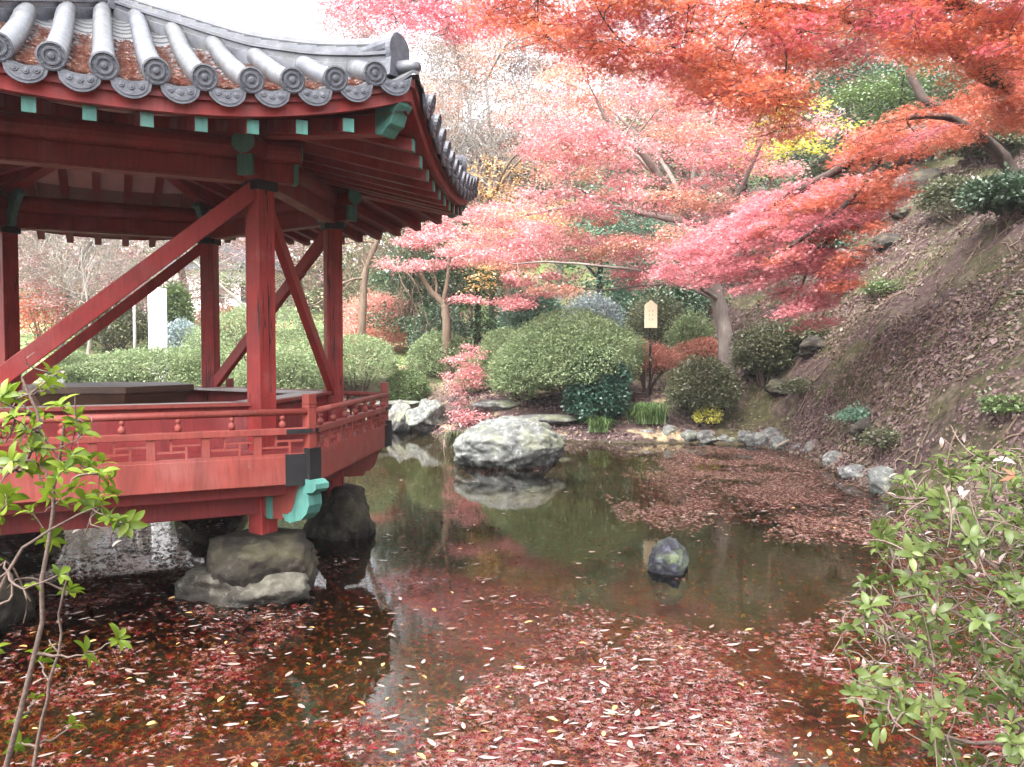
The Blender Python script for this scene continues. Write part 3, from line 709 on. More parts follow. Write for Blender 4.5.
for i in range(6):
    nrm, tt = fr(i)
    for j in range(-7, 6):                    # drip tiles: crescents hanging at the eave
        u0 = (j + 1) * SPAN + SH
        if abs(u0) > 6.4 * SPAN: continue
        b = MB(); z0 = zroof(DE, u0) + .012; hw = SPAN * .46; top = []; bot = []
        for s in np.linspace(-1, 1, 13):
            top.append((s * hw, -CH * (1 - s * s) + .0)); bot.append((s * hw, -CH * .4 - .165 * math.sqrt(max(0, 1 - s * s))))
        poly = top + bot[::-1][1:-1]
        b.prism(poly, fp(i, DE + .028, u0, z0), tt, (0, 0, 1) - nrm * -.0 if False else Vector((0, 0, 1)), .022)
        inner = [(x_ * .78, -CH - .055 + (y_ + CH + .055) * .70) for x_, y_ in poly]
        b.prism(inner, fp(i, DE + .041, u0, z0), tt, (0, 0, 1), .006)
        for q in range(3):                    # raised flower scroll of the face
            b.lathe(fp(i, DE + .044, u0 + (q - 1) * .07, z0 - .10 + .012 * abs(q - 1)), [(.026, 0), (.022, .006), (.012, .006), (.008, .010)], 10, nrm)
        b.build("drip_tile", M['tile_dark'], roof)
        # curved pan tiles showing behind the face as stacked lips
    for j in range(-NB, NB):
        u = (j + .5) * SPAN + SH + random.uniform(-.012, .012); jz = random.uniform(-.008, .010); di = abs(u) / T30 + .10; n = max(6, int((DE - di) / .10))
        ds = np.linspace(di, DE + .05, n); pts = []; rr = []
        for q, d in enumerate(ds):
            ph = ((DE + .05 - d) / .31) % 1.0
            pts.append(fp(i, d, u, zroof(min(d, DE), u) + .045 + jz)); rr.append(.090 + .009 * ph - (.012 if ph > .93 else 0))
        b = MB(); b.tube(pts, rr, 14); e = pts[-1]; ax = (pts[-1] - pts[-2]).normalized()
        row = b.build("barrel_tile_row", M['tile'], roof, 0, True)
        b = MB(); b.lathe(e, [(.102, -.03), (.106, .012), (.092, .016), (.086, .006), (.070, .006), (.064, .014), (.050, .014), (.044, .006), (.028, .006), (.02, .016), (.004, .018)], 20, ax)
        for q in range(8):
            a = q * PI / 4; x_ = ax.cross(Vector((0, 0, 1))).normalized(); y_ = x_.cross(ax)
            b.lathe(e + (x_ * math.cos(a) + y_ * math.sin(a)) * .081 + ax * .004, [(.009, 0), (.005, .008)], 6, ax)
        b.build("barrel_end", M['tile_dark'], row)
RIDGE = [(-.115, -.10), (-.115, .045), (-.095, .055), (-.095, .105), (-.12, .115), (-.12, .145), (-.075, .155), (-.07, .21), (-.035, .255), (.035, .255), (.07, .21), (.075, .155), (.12, .145), (.12, .115), (.095, .105), (.095, .055), (.115, .045), (.115, -.10)]
for i in range(6):
    a = PT + i * PI / 3; e = Vector((math.cos(a), math.sin(a), 0)); ks = np.linspace(.06, 1.70, 34)
    pts = [e * (PR * k) + Vector((0, 0, zroof(PR * k * C30, PR * k * C30 * T30) + .0 + .02 * sstep(1.3, 1.7, k))) for k in ks]
    b = MB(); b.sweep(pts, RIDGE); rd = b.build("hip_ridge", M['tile'], roof)
    b = MB()                                   # roll tiles on the ridge with joints
    for q in range(0, 33, 2):
        p0, p1 = pts[q], pts[min(33, q + 2)]
        b.tube([p0 + Vector((0, 0, .225)), p0.lerp(p1, .97) + Vector((0, 0, .225))], [.078, .07], 12)
    b.build("ridge_roll", M['tile'], rd, 0, False)
    tip = pts[-1]; b = MB(); sd = Vector((-e.y, e.x, 0))
    face = [(.135 * math.cos(t_), .16 + .16 * math.sin(t_)) for t_ in np.linspace(-.5, PI + .5, 16)] + [(-.14, -.08), (.14, -.08)]
    b.prism(face, tip + e * .03, sd, Vector((0, 0, 1)), .06)
    b.tube([tip - e * .40 + Vector((0, 0, .215)), tip - e * .15 + Vector((0, 0, .225)), tip + e * .05 + Vector((0, 0, .235))], [.078, .09, .10], 14)
    b.build("ridge_end_tile", M['tile_dark'], rd)
    b = MB(); k2 = 1.755; p = e * (PR * k2); z = zroof(PR * k2 * C30, PR * k2 * C30 * T30)
    b.tube([tip + Vector((0, 0, .02)), p + Vector((0, 0, z + .09 - tip.z * 0)) if False else Vector((p.x, p.y, z + .05)), e * (PR * 1.80) + Vector((0, 0, z + .02))], [.06, .06, .05], 12)
    b.build("corner_tile", M['tile'], rd, 0, True)
b = MB(); b.lathe((0, 0, 6.6), [(.3, 0), (.32, .15), (.22, .2), (.24, .3), (.3, .42), (.22, .58), (.08, .7), (.03, .85)], 16); b.build("finial", M['tile'], roof)
# leaf litter caught in the roof channels
rl = Leaves()
for i in (5, 0, 4):
    nrm, tt = fr(i); n = 15000
    d = DE - RNG.uniform(.03, 2.0, n) ** 1.25; j = RNG.integers(-7, 6, n); off = RNG.normal(0, .055, n); u = (j + 1) * SPAN + SH + off
    ok = (np.abs(u) < d * T30 - .25) & (RNG.uniform(0, 1, n) < .05 + 1.6 * fbm(u * 2.2, d * 2.2, 5)) & (np.abs(off) < .12)
    d, u, off = d[ok], u[ok], off[ok]; n = len(d)
    zz = np.array([zroof(a_, b_) for a_, b_ in zip(d, u)]) - CH * np.cos(off / SPAN * PI) + .022 + RNG.uniform(0, .03, n)
    ps = np.array([tuple(PO)]) + d[:, None] * np.array(tuple(nrm)) + u[:, None] * np.array(tuple(tt)) + zz[:, None] * np.array([0, 0, 1])
    rl.add(LEAF_STAR, ps, rand_dirs(n, .4), rand_ups(n, .35), .06 * RNG.uniform(.6, 1.3, n))
tag(rl.build("roof_leaf_litter", M['lf_rooflit']), "red and pink leaves caught between the pavilion roof tiles", "leaves", kind="stuff")

# deck, railing, benches, braces
KD = 1.28; DD = KD * PR * C30
b = MB(); b.add([hv(i, KD - .01, 1.40) for i in range(6)] + [hv(i, KD - .01, 1.487) for i in range(6)],
                [(5, 4, 3, 2, 1, 0), (6, 7, 8, 9, 10, 11)] + [(i, (i + 1) % 6, 6 + (i + 1) % 6, 6 + i) for i in range(6)])
b.build("floor", M['red_dark'], pav)
Zv = lambda z: Vector((0, 0, z))
for i in range(6):
    p, q = hv(i, KD), hv(i + 1, KD); d = (q - p).normalized(); nrm, tt = fr(i); L = (q - p).length
    b = MB(); b.bar(p + d * .03 + Zv(1.347), q - d * .03 + Zv(1.347), .06, .282); b.build("fascia_board", M['red_light'], pav, .006)
    b = MB(); b.bar(hv(i, 1.0, 1.01), hv(i + 1, 1.0, 1.01), .19, .37); b.bar(hv(i, 1.17, 1.13), hv(i + 1, 1.17, 1.13), .10, .13); b.build("floor_beam", M['red_dark'], pav, .01)
    rail = MB(); rail.bar(p + d * .08 + Zv(1.50), q - d * .08 + Zv(1.50), .055, .03); rail = rail.build("railing", M['red_light'], pav)
    b = MB(); b.tube([p + d * .05 + Zv(1.925), q - d * .05 + Zv(1.925)], .034, 12); b.build("top_rail", M['red_light'], rail, 0, True)
    b = MB(); b.bar(p + d * .05 + Zv(1.735), q - d * .05 + Zv(1.735), .085, .065); b.build("middle_rail", M['red_light'], rail, .006)
    NP = 7; st = (L - .10) / NP; nin = nrm
    for k in range(NP):
        u0 = .05 + k * st; u1 = u0 + st; b = MB(); g = .011
        def vb(u, z0, z1, wd=.022): b.bar(p + d * u + Zv(z0), p + d * u + Zv(z1), wd, .03, nin)
        def hb_(ua, ub, z, wd=.020): b.bar(p + d * ua + Zv(z), p + d * ub + Zv(z), .03, wd)
        a0, a1 = u0 + .04, u1 - .04; z0, z1 = 1.515, 1.702; w_ = a1 - a0; h_ = z1 - z0
        vb(a0 + w_ / 3, z0 + h_ * .36, z1); vb(a0 + 2 * w_ / 3, z0, z0 + h_ * .66)
        hb_(a0, a0 + 2 * w_ / 3 - .011, z0 + h_ * .34); hb_(a0 + w_ / 3 + .011, a1, z0 + h_ * .67)
        b.build("lattice_panel", M['red_light'], rail)
        if k:
            b = MB(); b.bar(p + d * u0 + Zv(1.514), p + d * u0 + Zv(1.703), .075, .055, nin); b.build("rail_post", M['red_light'], rail, .004)
        b = MB(); b.lathe(p + d * (u0 + st * .5) + Zv(1.767), [(.022, 0), (.034, .025), (.036, .05), (.018, .07), (.014, .08), (.026, .09), (.028, .11), (.016, .13)], 12); b.build("baluster", M['red_light'], rail, 0, True)
    a = PT + i * PI / 3; v = hv(i, KD + .002); e = Vector((math.cos(a), math.sin(a), 0))
    b = MB(); b.post(v.x * .988, v.y * .988, 1.487, 2.10, .10, .10, a); b.post(v.x * .988, v.y * .988, 2.0, 2.012, .112, .112, a); b.post(v.x * .988, v.y * .988, 1.968, 1.978, .108, .108, a)
    cp = b.build("corner_post", M['red_light'], pav, .006)
    b = MB(); p0 = hv(i, KD)
    for sg in (1, -1):
        dd = (hv(i + sg, KD) - p0).normalized(); o_ = Vector((dd.y, -dd.x, 0)) * (1 if (Vector((dd.y, -dd.x, 0))).dot(e) > 0 else -1)
        ln = .27 if sg == -1 else .10
        b.bar(p0 + o_ * .033 + dd * .0 + Zv(1.35), p0 + o_ * .033 + dd * ln + Zv(1.35), .010, .315)
        b.bar(p0 - e * .0 + o_ * .036 + Zv(1.735), p0 + o_ * .05 + dd * (.26 if sg == -1 else .06) + Zv(1.735), .010, .045)
    b.bar(p0 + e * .006 + Zv(1.20), p0 + e * .006 + Zv(1.56), .15, .09, e)
    b.build("iron_strap", M['black'], pav)
    # scroll ended bracket under the corner
    e = Vector((math.cos(a), math.sin(a), 0))
    body = [(2.45, .82), (2.95, .80), (3.10, .80), (3.12, .862), (3.18, .868), (3.24, .918), (3.28, 1.0), (3.30, 1.08), (3.335, 1.14), (3.385, 1.20), (2.45, 1.20)]
    cap = [(3.10, .865), (3.14, .80), (3.22, .785), (3.30, .81), (3.38, .83), (3.46, .90), (3.50, .99), (3.49, 1.08), (3.46, 1.11), (3.55, 1.12), (3.60, 1.16), (3.60, 1.21), (3.54, 1.245), (3.44, 1.25), (3.39, 1.20), (3.34, 1.14), (3.31, 1.08), (3.29, 1.0), (3.25, .915), (3.18, .87)]
    b = MB(); b.prism(body, (0, 0, 0), e, (0, 0, 1), .17); br_ = b.build("bracket", M['red_light'], pav, .008)
    b = MB(); b.prism(cap, (0, 0, 0), e, (0, 0, 1), .175)
    if i != 1: b.prism([(2.86, .795), (2.96, .795), (2.96, 1.19), (2.86, 1.19)], (0, 0, 0), e, (0, 0, 1), .182); b.build("scroll", M['green'] if i != 1 else M['red_dark'], br_)
    if i != 3:                                  # bench between the columns, one bay left open as entrance
        b = MB(); b.bar(hv(i, .965) + d * .06 + Zv(1.72), hv(i + 1, .965) - d * .06 + Zv(1.72), .05, .47); bw = b.build("bench", M['red_dark'], pav, .006)
        m0, m1 = hv(i, .90), hv(i + 1, .90)
        b = MB(); b.bar(m0 + Zv(1.972), m1 + Zv(1.972), .36, .03); b.build("seat_board", M['board'], bw, .006)
        b = MB(); b.bar(hv(i, .99) + d * .1 + Zv(1.975), hv(i + 1, .99) - d * .1 + Zv(1.975), .09, .04); b.build("bench_edge", M['red_light'], bw, .006)
# diagonal braces
def brace(i0, i1, w_, th, z0=4.24, z1=1.95, k=1.0):
    p, q = hv(i0, k, z0), hv(i1, k, z1); d = (q - p).normalized(); h = Vector((q.x - p.x, q.y - p.y, 0)).normalized()
    b = MB(); b.bar(p + d * .08, q - d * .05, th, w_); b.build("brace", M['red'], pav, .008)
brace(0, 5, .17, .10, 4.28, 1.97, 1.015); brace(0, 1, .16, .09); brace(1, 2, .16, .09); brace(2, 3, .15, .09)
# table in the middle
tb = empty("low_table", PO + Vector((-.1, 0, 1.487)), "heavy dark hexagonal wooden table in the middle of the pavilion floor", "table")
b = MB(); b.add([(1.02 * math.cos(a), 1.02 * math.sin(a), z) for z in (.56, .64) for a in (np.arange(6) * PI / 3 + .1)], [(5, 4, 3, 2, 1, 0), (6, 7, 8, 9, 10, 11)] + [(i, (i + 1) % 6, 6 + (i + 1) % 6, 6 + i) for i in range(6)]); b.build("tabletop", M['tablewood'], tb, .01)
b = MB(); b.add([(r * math.cos(a), r * math.sin(a), z) for r, z in ((.86, .34), (.99, .558)) for a in (np.arange(6) * PI / 3 + .1)], [(5, 4, 3, 2, 1, 0), (6, 7, 8, 9, 10, 11)] + [(i, (i + 1) % 6, 6 + (i + 1) % 6, 6 + i) for i in range(6)]); b.build("apron", M['tablewood'], tb, .01)
b = MB(); b.lathe((0, 0, 0), [(.5, 0), (.48, .05), (.3, .1), (.28, .3), (.4, .338)], 12); b.build("pedestal", M['tablewood'], tb)
# ---------------------------------------------------------------- rocks
import bmesh
def rock(name, label, loc, size, mat, seed=0, sub=5, rough=.22, facet=.5, rz=0, group=None, cat="rock", flat_top=None):
    bm = bmesh.new(); bmesh.ops.create_icosphere(bm, subdivisions=sub, radius=1)
    r = np.random.default_rng(seed); of = Vector(r.uniform(-50, 50, 3))
    planes = [(Vector(r.normal(0, 1, 3)).normalized(), r.uniform(.62, .95)) for _ in range(int(5 + 8 * facet))]
    for v in bm.verts:
        p = v.co.copy()
        for n_, d_ in planes:
            t = p.dot(n_)
            if t > d_: p -= n_ * (t - d_) * .85
        k = 1 + rough * (mnoise.fractal(p * 1.3 + of, .9, 2.1, 5) - .1) + .05 * mnoise.fractal(p * 6 + of, .8, 2.2, 3)
        p = p * k
        if flat_top is not None and p.z > flat_top: p.z = flat_top + (p.z - flat_top) * .18
        v.co = Vector((p.x * size[0], p.y * size[1], p.z * size[2]))
    me = bpy.data.meshes.new(name); bm.to_mesh(me); bm.free(); me.materials.append(mat)
    me.polygons.foreach_set("use_smooth", [True] * len(me.polygons))
    o = link(bpy.data.objects.new(name, me)); o.location = loc; o.rotation_euler = (0, 0, rz)
    return tag(o, label, cat, group)
FS = ["wide two-tiered boulder with a pale lichen band under the front pavilion post", "dark angular boulder under the pavilion post nearest the big lichen rock",
      "shaded boulder under the rear pavilion post", "shaded boulder under the far left pavilion post", "dark boulder under the hidden left pavilion post", "dark boulder under the near left pavilion post"]
FSZ = [(.60, .55, .30), (.55, .5, .42), (.6, .6, .4), (.6, .6, .4), (.6, .6, .4), (.6, .55, .36)]
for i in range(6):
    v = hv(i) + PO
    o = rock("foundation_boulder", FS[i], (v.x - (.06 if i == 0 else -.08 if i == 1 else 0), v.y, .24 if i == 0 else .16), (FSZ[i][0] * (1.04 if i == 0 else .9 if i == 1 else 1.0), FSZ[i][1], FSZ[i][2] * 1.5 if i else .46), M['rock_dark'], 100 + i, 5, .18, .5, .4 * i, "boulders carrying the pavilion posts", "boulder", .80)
    if i == 0:
        rk = rock("boulder_foot", None, (0, 0, 0), (1, 1, 1), M['rock_dark'], 5, 2)
        me = rk.data; bpy.data.objects.remove(rk)
        rk = rock("boulder_foot", None, (v.x - .10, v.y - .02, .02), (.76, .66, .36), M['rock_band'], 131, 5, .2, .5, .2, None, "boulder", .7)
        for k in ("category", "label", "group"):
            if k in rk: del rk[k]
        rk.parent = o; rk.matrix_parent_inverse = o.matrix_basis.inverted()
bp = PZ(512, 466)
rock("boulder", "big pale boulder with lichen and moss standing in the far end of the pond", (bp.x, bp.y + .5, .16), (1.38, .95, .86), M['rock_pale'], 7, 6, .13, .2, .3)
p = PZ(425, 434); rock("boulder", "white lichen rock on the shore behind the red sapling, left of the big boulder", (p.x, p.y + .4, .45), (.72, .6, .62), M['rock_pale'], 12, 5, .25, .8, .8)
p = PZ(398, 432); rock("stone", "dark upright shore stone just right of the pavilion railing end", (p.x, p.y + .3, .35), (.42, .5, .62), M['rock_grey'], 13, 5, .25, .7)
p = PZ(400, 430); rock("flat_stone", "flat pale stone slab on the shore right behind the pavilion railing end", (p.x - .3, p.y + .9, .84), (.95, .6, .10), M['rock_pale'], 14, 4, .1, .3, .1)
p = PZ(671, 574); rock("stone", "black knobbly stone with a moss cap standing alone in the open water", (p.x, p.y + .15, .06), (.23, .22, .31), M['rock_black'], 22, 5, .2, .2)
p = onground(545, 412, 24.6); rock("flat_stone", "long flat mossy stone on the bank behind the big boulder", (p.x, p.y, p.z + .02), (1.2, .5, .16), M['rock_grey'], 22, 4, .15, .5)
p = onground(500, 412, 25.2); rock("flat_stone", "low pale bank stone between the red sapling and the round shrubs", (p.x, p.y, p.z + .05), (.9, .5, .2), M['rock_grey'], 23, 4, .18, .5)
ORD = ["first", "second", "third", "fourth", "fifth", "sixth", "seventh", "eighth", "ninth", "tenth", "eleventh", "twelfth", "thirteenth", "fourteenth", "fifteenth", "sixteenth", "seventeenth", "eighteenth"]
rs = np.random.default_rng(77)
edge = [(577, 438, .28), (602, 439, .52), (628, 440, .34), (648, 441, .30), (668, 441, .34), (688, 442, .30), (706, 442, .42), (727, 443, .26), (745, 444, .24), (764, 446, .42), (780, 449, .36), (798, 452, .26), (815, 457, .34), (830, 467, .28), (852, 480, .30), (880, 494, .36)]
for k, (px, py, s) in enumerate(edge):
    q = PZ(px, py)
    rock("edging_stone", "grey edging stone of the far shore, %s to the right of the big lichen boulder" % ORD[k], (q.x + (.06 if k > 11 else 0), q.y - .02, .10 + .12 * rs.uniform(0, 1)), (s * rs.uniform(.9, 1.35), s * .85, s * rs.uniform(.6, .85)), M['rock_grey'] if k % 5 else M['rock_pale'], 200 + k, 4, .3, .9, rs.uniform(0, 3), "edging stones along the shore", "stone")
slope_rocks = [(850, 290, 20, .7, "dark mossy rock on the slope below the tip of the crimson branch"), (905, 190, 22, 1.0, "grey outcrop on the slope under the orange branch"), (842, 262, 24, .8, "grey slope rock half hidden behind the crimson leaves"),
               (965, 205, 17, .6, "mossy hump high on the slope near the picture's right edge"), (690, 372, 27.5, .5, "dark rock between the two russet domes"), (755, 372, 23.5, .55, "dark rock at the hill foot just right of the grey maple trunk"), (900, 215, 20, .45, "small brown rock on the slope above the mossy one"), (868, 432, 15.5, .42, "dark rock at the hill foot beside the blue-green fern"),
               (930, 185, 17, .9, "dark overhanging rock below the orange branch near the leaning trunk"), (885, 245, 19, .6, "brown rock on the slope just right of the crimson leaves"),
               (815, 350, 19, .6, "mossy rock under the drooping crimson tip"), (780, 390, 19, .5, "low mossy rock at the hill foot right of the maple trunk")]
for k, (px, py, d, s, lb) in enumerate(slope_rocks):
    # slide along the sight line until it meets the slope
    best = min(np.arange(10, 45, .1), key=lambda t: abs(P(px, py, t).z - gh(P(px, py, t).x, t)))
    q = onground(px, py, best); rock("rock", lb, (q.x, q.y, q.z + .05), (s, s * .8, s * .55), M['rock_grey'] if k in (1, 2) else M['rock_dark'], 300 + k, 4, .3, .8, k)
def hit(px, py, lo=8, hi=60):
    """where the sight line meets the ground"""
    for t in np.arange(lo, hi, .1):
        q = P(px, py, t)
        if q.z <= gh(q.x, t): return Vector((q.x, t, gh(q.x, t)))
    return onground(px, py, hi)

def foot(px, py, d):
    for t in np.arange(d - 4, d + 6, .05):
        q = P(px, py, t)
        if q.z <= gh(q.x, t): return Vector((q.x, t, gh(q.x, t)))
    return onground(px, py, d)
# ---------------------------------------------------------------- shrubs
def dome(name, label, px, d, pyb, wpx, hpx, lm, n=9000, seed=0, lsize=.06, depth=1.0, stem_h=.25, group=None, loose=.085, cat="shrub", tops=None, base=None, bumps=.19, core=True):
    """a shrub: leaves in a shell round uneven lobes over a twig frame; wpx, hpx picture size"""
    r = np.random.default_rng(seed); bz = foot(px, pyb, d) if base is None else base
    d = bz.y; top = P(px, pyb - hpx, d).z; H = max(.3, top - bz.z); W = wpx / FPX * d / 2
    o = empty(name, bz, label, cat, group); lv = Leaves(); tw = Twigs()
    sh = stem_h * H
    k = int(n * 1.5); v = r.normal(0, 1, (k, 3)); v /= np.linalg.norm(v, axis=1, keepdims=True); v = v[v[:, 2] > -.55][:n]; n = len(v)
    of = r.uniform(-30, 30, 2)
    az = np.arctan2(v[:, 1], v[:, 0])
    lob = 1 + bumps * 2 * (fbm(v[:, 0] * 1.9 + of[0], v[:, 1] * 1.9 + v[:, 2] * 2.3 + of[1], seed, 4) - .47)
    rad = lob * (1 - np.abs(r.normal(0, loose, n))) + r.normal(0, loose * .35, n) + (r.uniform(0, 1, n) < .07) * r.uniform(0, .13, n)
    ps = v * rad[:, None] * np.array([W, W * depth, (H - sh) * .62]); ps[:, 2] += sh + (H - sh) * .38
    ps[:, 2] = np.maximum(ps[:, 2], .04 + r.uniform(0, .1, n))
    dirs = v + r.normal(0, .7, (n, 3)); ups = np.cross(v, r.normal(0, 1, (n, 3))) + v * .8
    lv.add(LEAF_QUAD, ps, dirs, ups, lsize * r.uniform(.6, 1.3, n))
    m = n // 3; u = r.normal(0, 1, (m, 3)); u /= np.linalg.norm(u, axis=1, keepdims=True); q = u * (r.uniform(.2, .9, (m, 1)) ** .5) * np.array([W, W * depth, (H - sh) * .6]); q[:, 2] = np.maximum(.05, q[:, 2] + sh + (H - sh) * .38)
    lv.add(LEAF_QUAD, q, rand_dirs(m, 1, r), rand_ups(m, .8, r), lsize * 1.6)
    lv.build("foliage", M[lm], o)
    for s in range(14):
        a = r.uniform(0, 2 * PI); b_ = r.uniform(.02, .22) * W; e = r.uniform(.4, .92)
        p0 = np.array([math.cos(a) * b_, math.sin(a) * b_, -.05]); p1 = np.array([math.cos(a) * e * W, math.sin(a) * e * W * depth, r.uniform(.45, .9) * H])
        tw.add(bez(p0, (p0 * .6 + p1 * .4) + np.array([0, 0, .1 * H]), p1, 6), np.linspace(.035, .008, 6), 5)
        for s2 in range(3):
            f = p1 * r.uniform(.5, .9); tw.add(bez(f, f * 1.1 + r.normal(0, .1 * W, 3), f + np.array([*r.normal(0, .35 * W, 2), .25 * H]), 4), [.012, .01, .007, .004], 3)
    tw.build("stem", M['stem'], o)
    return o
CL = "clipped round shrubs of the garden"
dome("round_shrub", "large pale green clipped dome behind the front pavilion post", 262, 24.5, 388, 150, 84, 'lf_azalea', 16000, 1, .065, group=CL, stem_h=.05)
dome("round_shrub", "clipped green dome with bare stems just right of the rear pavilion post", 356, 24.0, 396, 84, 62, 'lf_azalea', 9000, 2, .06, group=CL, stem_h=.3)
dome("hedge", "low loose light green hedge behind the pavilion bench, left of the large dome", 150, 27.0, 392, 170, 44, 'lf_azalea', 15000, 3, .07, .4, .05, bumps=.45)
dome("hedge", "low pale hedge in front of the large clipped dome", 285, 22.2, 396, 90, 44, 'lf_azalea', 9000, 4, .06, .5, .1, bumps=.4)
dome("round_shrub", "small deep green flattened dome above the flat shore slab", 407, 25.5, 402, 44, 32, 'lf_mid', 5500, 5, .06, group=CL, stem_h=.02)
dome("round_shrub", "yellowish green dome behind the red sapling", 438, 28.5, 376, 62, 44, 'lf_azalea', 7000, 6, .07, group=CL, stem_h=.05)
dome("round_shrub", "green dome partly hidden behind the left side of the biggest shrub", 506, 27.5, 388, 60, 58, 'lf_azalea_deep', 7500, 7, .07, group=CL, stem_h=.1)
dome("round_shrub", "small pale dome between the yellowish dome and the sapling", 478, 27.0, 392, 40, 36, 'lf_azalea', 4000, 41, .06, group=CL, stem_h=.1)
dome("round_shrub", "biggest billowing green shrub behind the lichen boulder", 574, 25.8, 408, 138, 92, 'lf_azalea_deep', 24000, 8, .065, .8, .28, group=CL, bumps=.28)
dome("round_shrub", "smaller green lobe at the left foot of the biggest shrub", 520, 25.3, 405, 66, 62, 'lf_azalea', 9000, 9, .06, group=CL, stem_h=.2, bumps=.2)
dome("glossy_shrub", "dark glossy blue-green shrub hanging over the bank right of the lichen boulder", 598, 24.6, 424, 62, 76, 'lf_glossy', 7000, 10, .11, .8, .1, loose=.18, bumps=.3)
dome("blue_shrub", "pale blue-grey conifer bush behind the biggest shrub", 592, 30, 348, 66, 54, 'lf_blue', 8000, 11, .09, loose=.15, bumps=.3)
dome("russet_shrub", "russet dome with bare lower stems behind the sign post", 646, 26.6, 392, 58, 50, 'lf_russet', 4500, 12, .06, stem_h=.45, loose=.16, bumps=.3)
dome("russet_shrub", "flat russet dome left of the grey maple trunk", 700, 27.5, 372, 50, 34, 'lf_russet', 5000, 13, .06)
dome("olive_shrub", "dull green open shrub in front of the maple trunk foot", 702, 24.6, 424, 70, 66, 'lf_dull', 8000, 14, .07, .8, .25, loose=.16, bumps=.3)
dome("yellow_bush", "tiny yellow-green tuft at the foot of the dull green shrub", 707, 24.0, 428, 26, 22, 'lf_yellow', 700, 15, .08, loose=.2)
dome("salmon_shrub", "salmon orange shrub behind the clipped dome right of the pavilion", 380, 32.5, 352, 86, 56, 'lf_salmon', 14000, 16, .085, .9, .1, loose=.16, bumps=.4)
dome("dark_shrub", "small dark grey-green shrub at the foot of the little forked maple", 440, 32, 340, 60, 34, 'lf_everg', 4000, 17, .09, loose=.15, bumps=.3)
dome("teal_shrub", "drooping teal conifer bush between the little maple and the blue-grey bush", 535, 31.5, 352, 62, 66, 'lf_teal', 9000, 18, .11, loose=.2, bumps=.35)
dome("teal_shrub", "tall teal conifer bush left of the sign plaque", 632, 30.5, 350, 50, 72, 'lf_teal', 7000, 19, .11, loose=.2, bumps=.35)
dome("dark_shrub", "dark green bush right of the blue-grey bush top", 668, 33, 340, 70, 60, 'lf_everg', 6000, 42, .12, loose=.25, bumps=.4)
dome("pale_shrub", "pale green loose shrub right of the sign plaque", 690, 28.5, 372, 44, 60, 'lf_azalea', 4500, 20, .08, loose=.25, bumps=.4)
dome("pale_shrub", "grey-green shrub behind the sign plaque", 655, 29.3, 372, 60, 76, 'lf_dull', 6000, 21, .08, loose=.2, bumps=.35)
dome("olive_shrub", "olive bush right of the grey maple trunk under the crimson branch", 765, 24.5, 384, 60, 60, 'lf_dull', 6500, 22, .08, loose=.18, bumps=.35)
dome("olive_shrub", "mossy green bush on the slope below the crimson branch tip", 805, 24.5, 350, 50, 30, 'lf_dull', 3000, 43, .08, base=hit(805, 348), loose=.18, bumps=.35)
dome("round_shrub", "small green dome beside the thin pole, seen through the left bay of the pavilion", 75, 26, 392, 44, 40, 'lf_azalea_deep', 5000, 23, .07, group=CL, stem_h=.05)
dome("blue_shrub", "grey-blue shrub right behind the white stone pillar", 182, 30, 366, 40, 46, 'lf_blue', 4000, 24, .09, loose=.15, bumps=.3)
dome("yellow_bush", "yellow-green bush rising right of the white stone pillar", 176, 36, 352, 30, 70, 'lf_mid', 3500, 25, .13, loose=.2, bumps=.4)
dome("red_shrub", "small scattered red maple bush behind the left pavilion bay", 45, 36, 350, 60, 62, 'lf_scarlet', 1300, 26, .12, loose=.3, bumps=.5)
dome("red_shrub", "low reddish bush far behind, between the rear and front pavilion posts", 225, 40, 340, 60, 34, 'lf_russet', 2500, 27, .12, loose=.25, bumps=.4)
dome("dark_shrub", "dark green undergrowth left of the white stone pillar", 115, 34, 352, 80, 48, 'lf_dull', 5000, 44, .12, loose=.25, bumps=.4)
for k, (px, py, s, lm, lb) in enumerate([(858, 428, 34, 'lf_teal', "blue-green fern hanging over the shore at the hill foot"), (885, 452, 40, 'lf_dull', "dull green tuft at the hill foot behind the right shrub"),  
                                           (800, 400, 36, 'lf_dull', "small olive tuft on the slope right of the maple trunk"), (955, 225, 50, 'lf_dull', "dark mossy shrub near the roots of the leaning tree"), (880, 300, 34, 'lf_mid', "green moss tuft beside the dark slope rock"), (1005, 420, 40, 'lf_mid', "green tuft low on the slope above the right foreground shrub")]):
    q = hit(px, py); dome("slope_plant", lb, px, q.y, py, s * 1.2, s * .62, lm, 900, 400 + k, .06, loose=.5, bumps=.8, base=q, group="plants dotted over the slope", cat="plant")
for k, (px, py, w_, h_, lm, lb) in enumerate([(905, 120, 110, 60, 'lf_everg', "dark undergrowth on the upper slope between the leaning trunks"), (985, 165, 80, 46, 'lf_dull', "dark bush at the root of the leaning crimson maple"), (1010, 95, 90, 60, 'lf_everg', "dark bush at the right edge under the orange canopy"),
                                              (845, 205, 80, 50, 'lf_dull', "olive undergrowth behind the crimson branch on the slope"), (945, 80, 90, 60, 'lf_mid', "green bush high on the slope behind the orange branch"), (820, 262, 60, 44, 'lf_everg', "dark undergrowth behind the drooping crimson leaves"), (955, 215, 60, 34, 'lf_dull', "mossy dark tuft below the leaning trunk's root"),
 (1008, 218, 70, 40, 'lf_everg', "dark low bush at the right edge below the mossy rocks"), (925, 160, 60, 40, 'lf_everg', "dark bush under the orange branch left of the leaning trunk")]):
    q = hit(px, py); dome("slope_bush", lb, px, q.y, py, w_, h_, lm, 5000, 700 + k, .11, loose=.35, bumps=.6, base=q, group="undergrowth on the upper slope", cat="shrub")
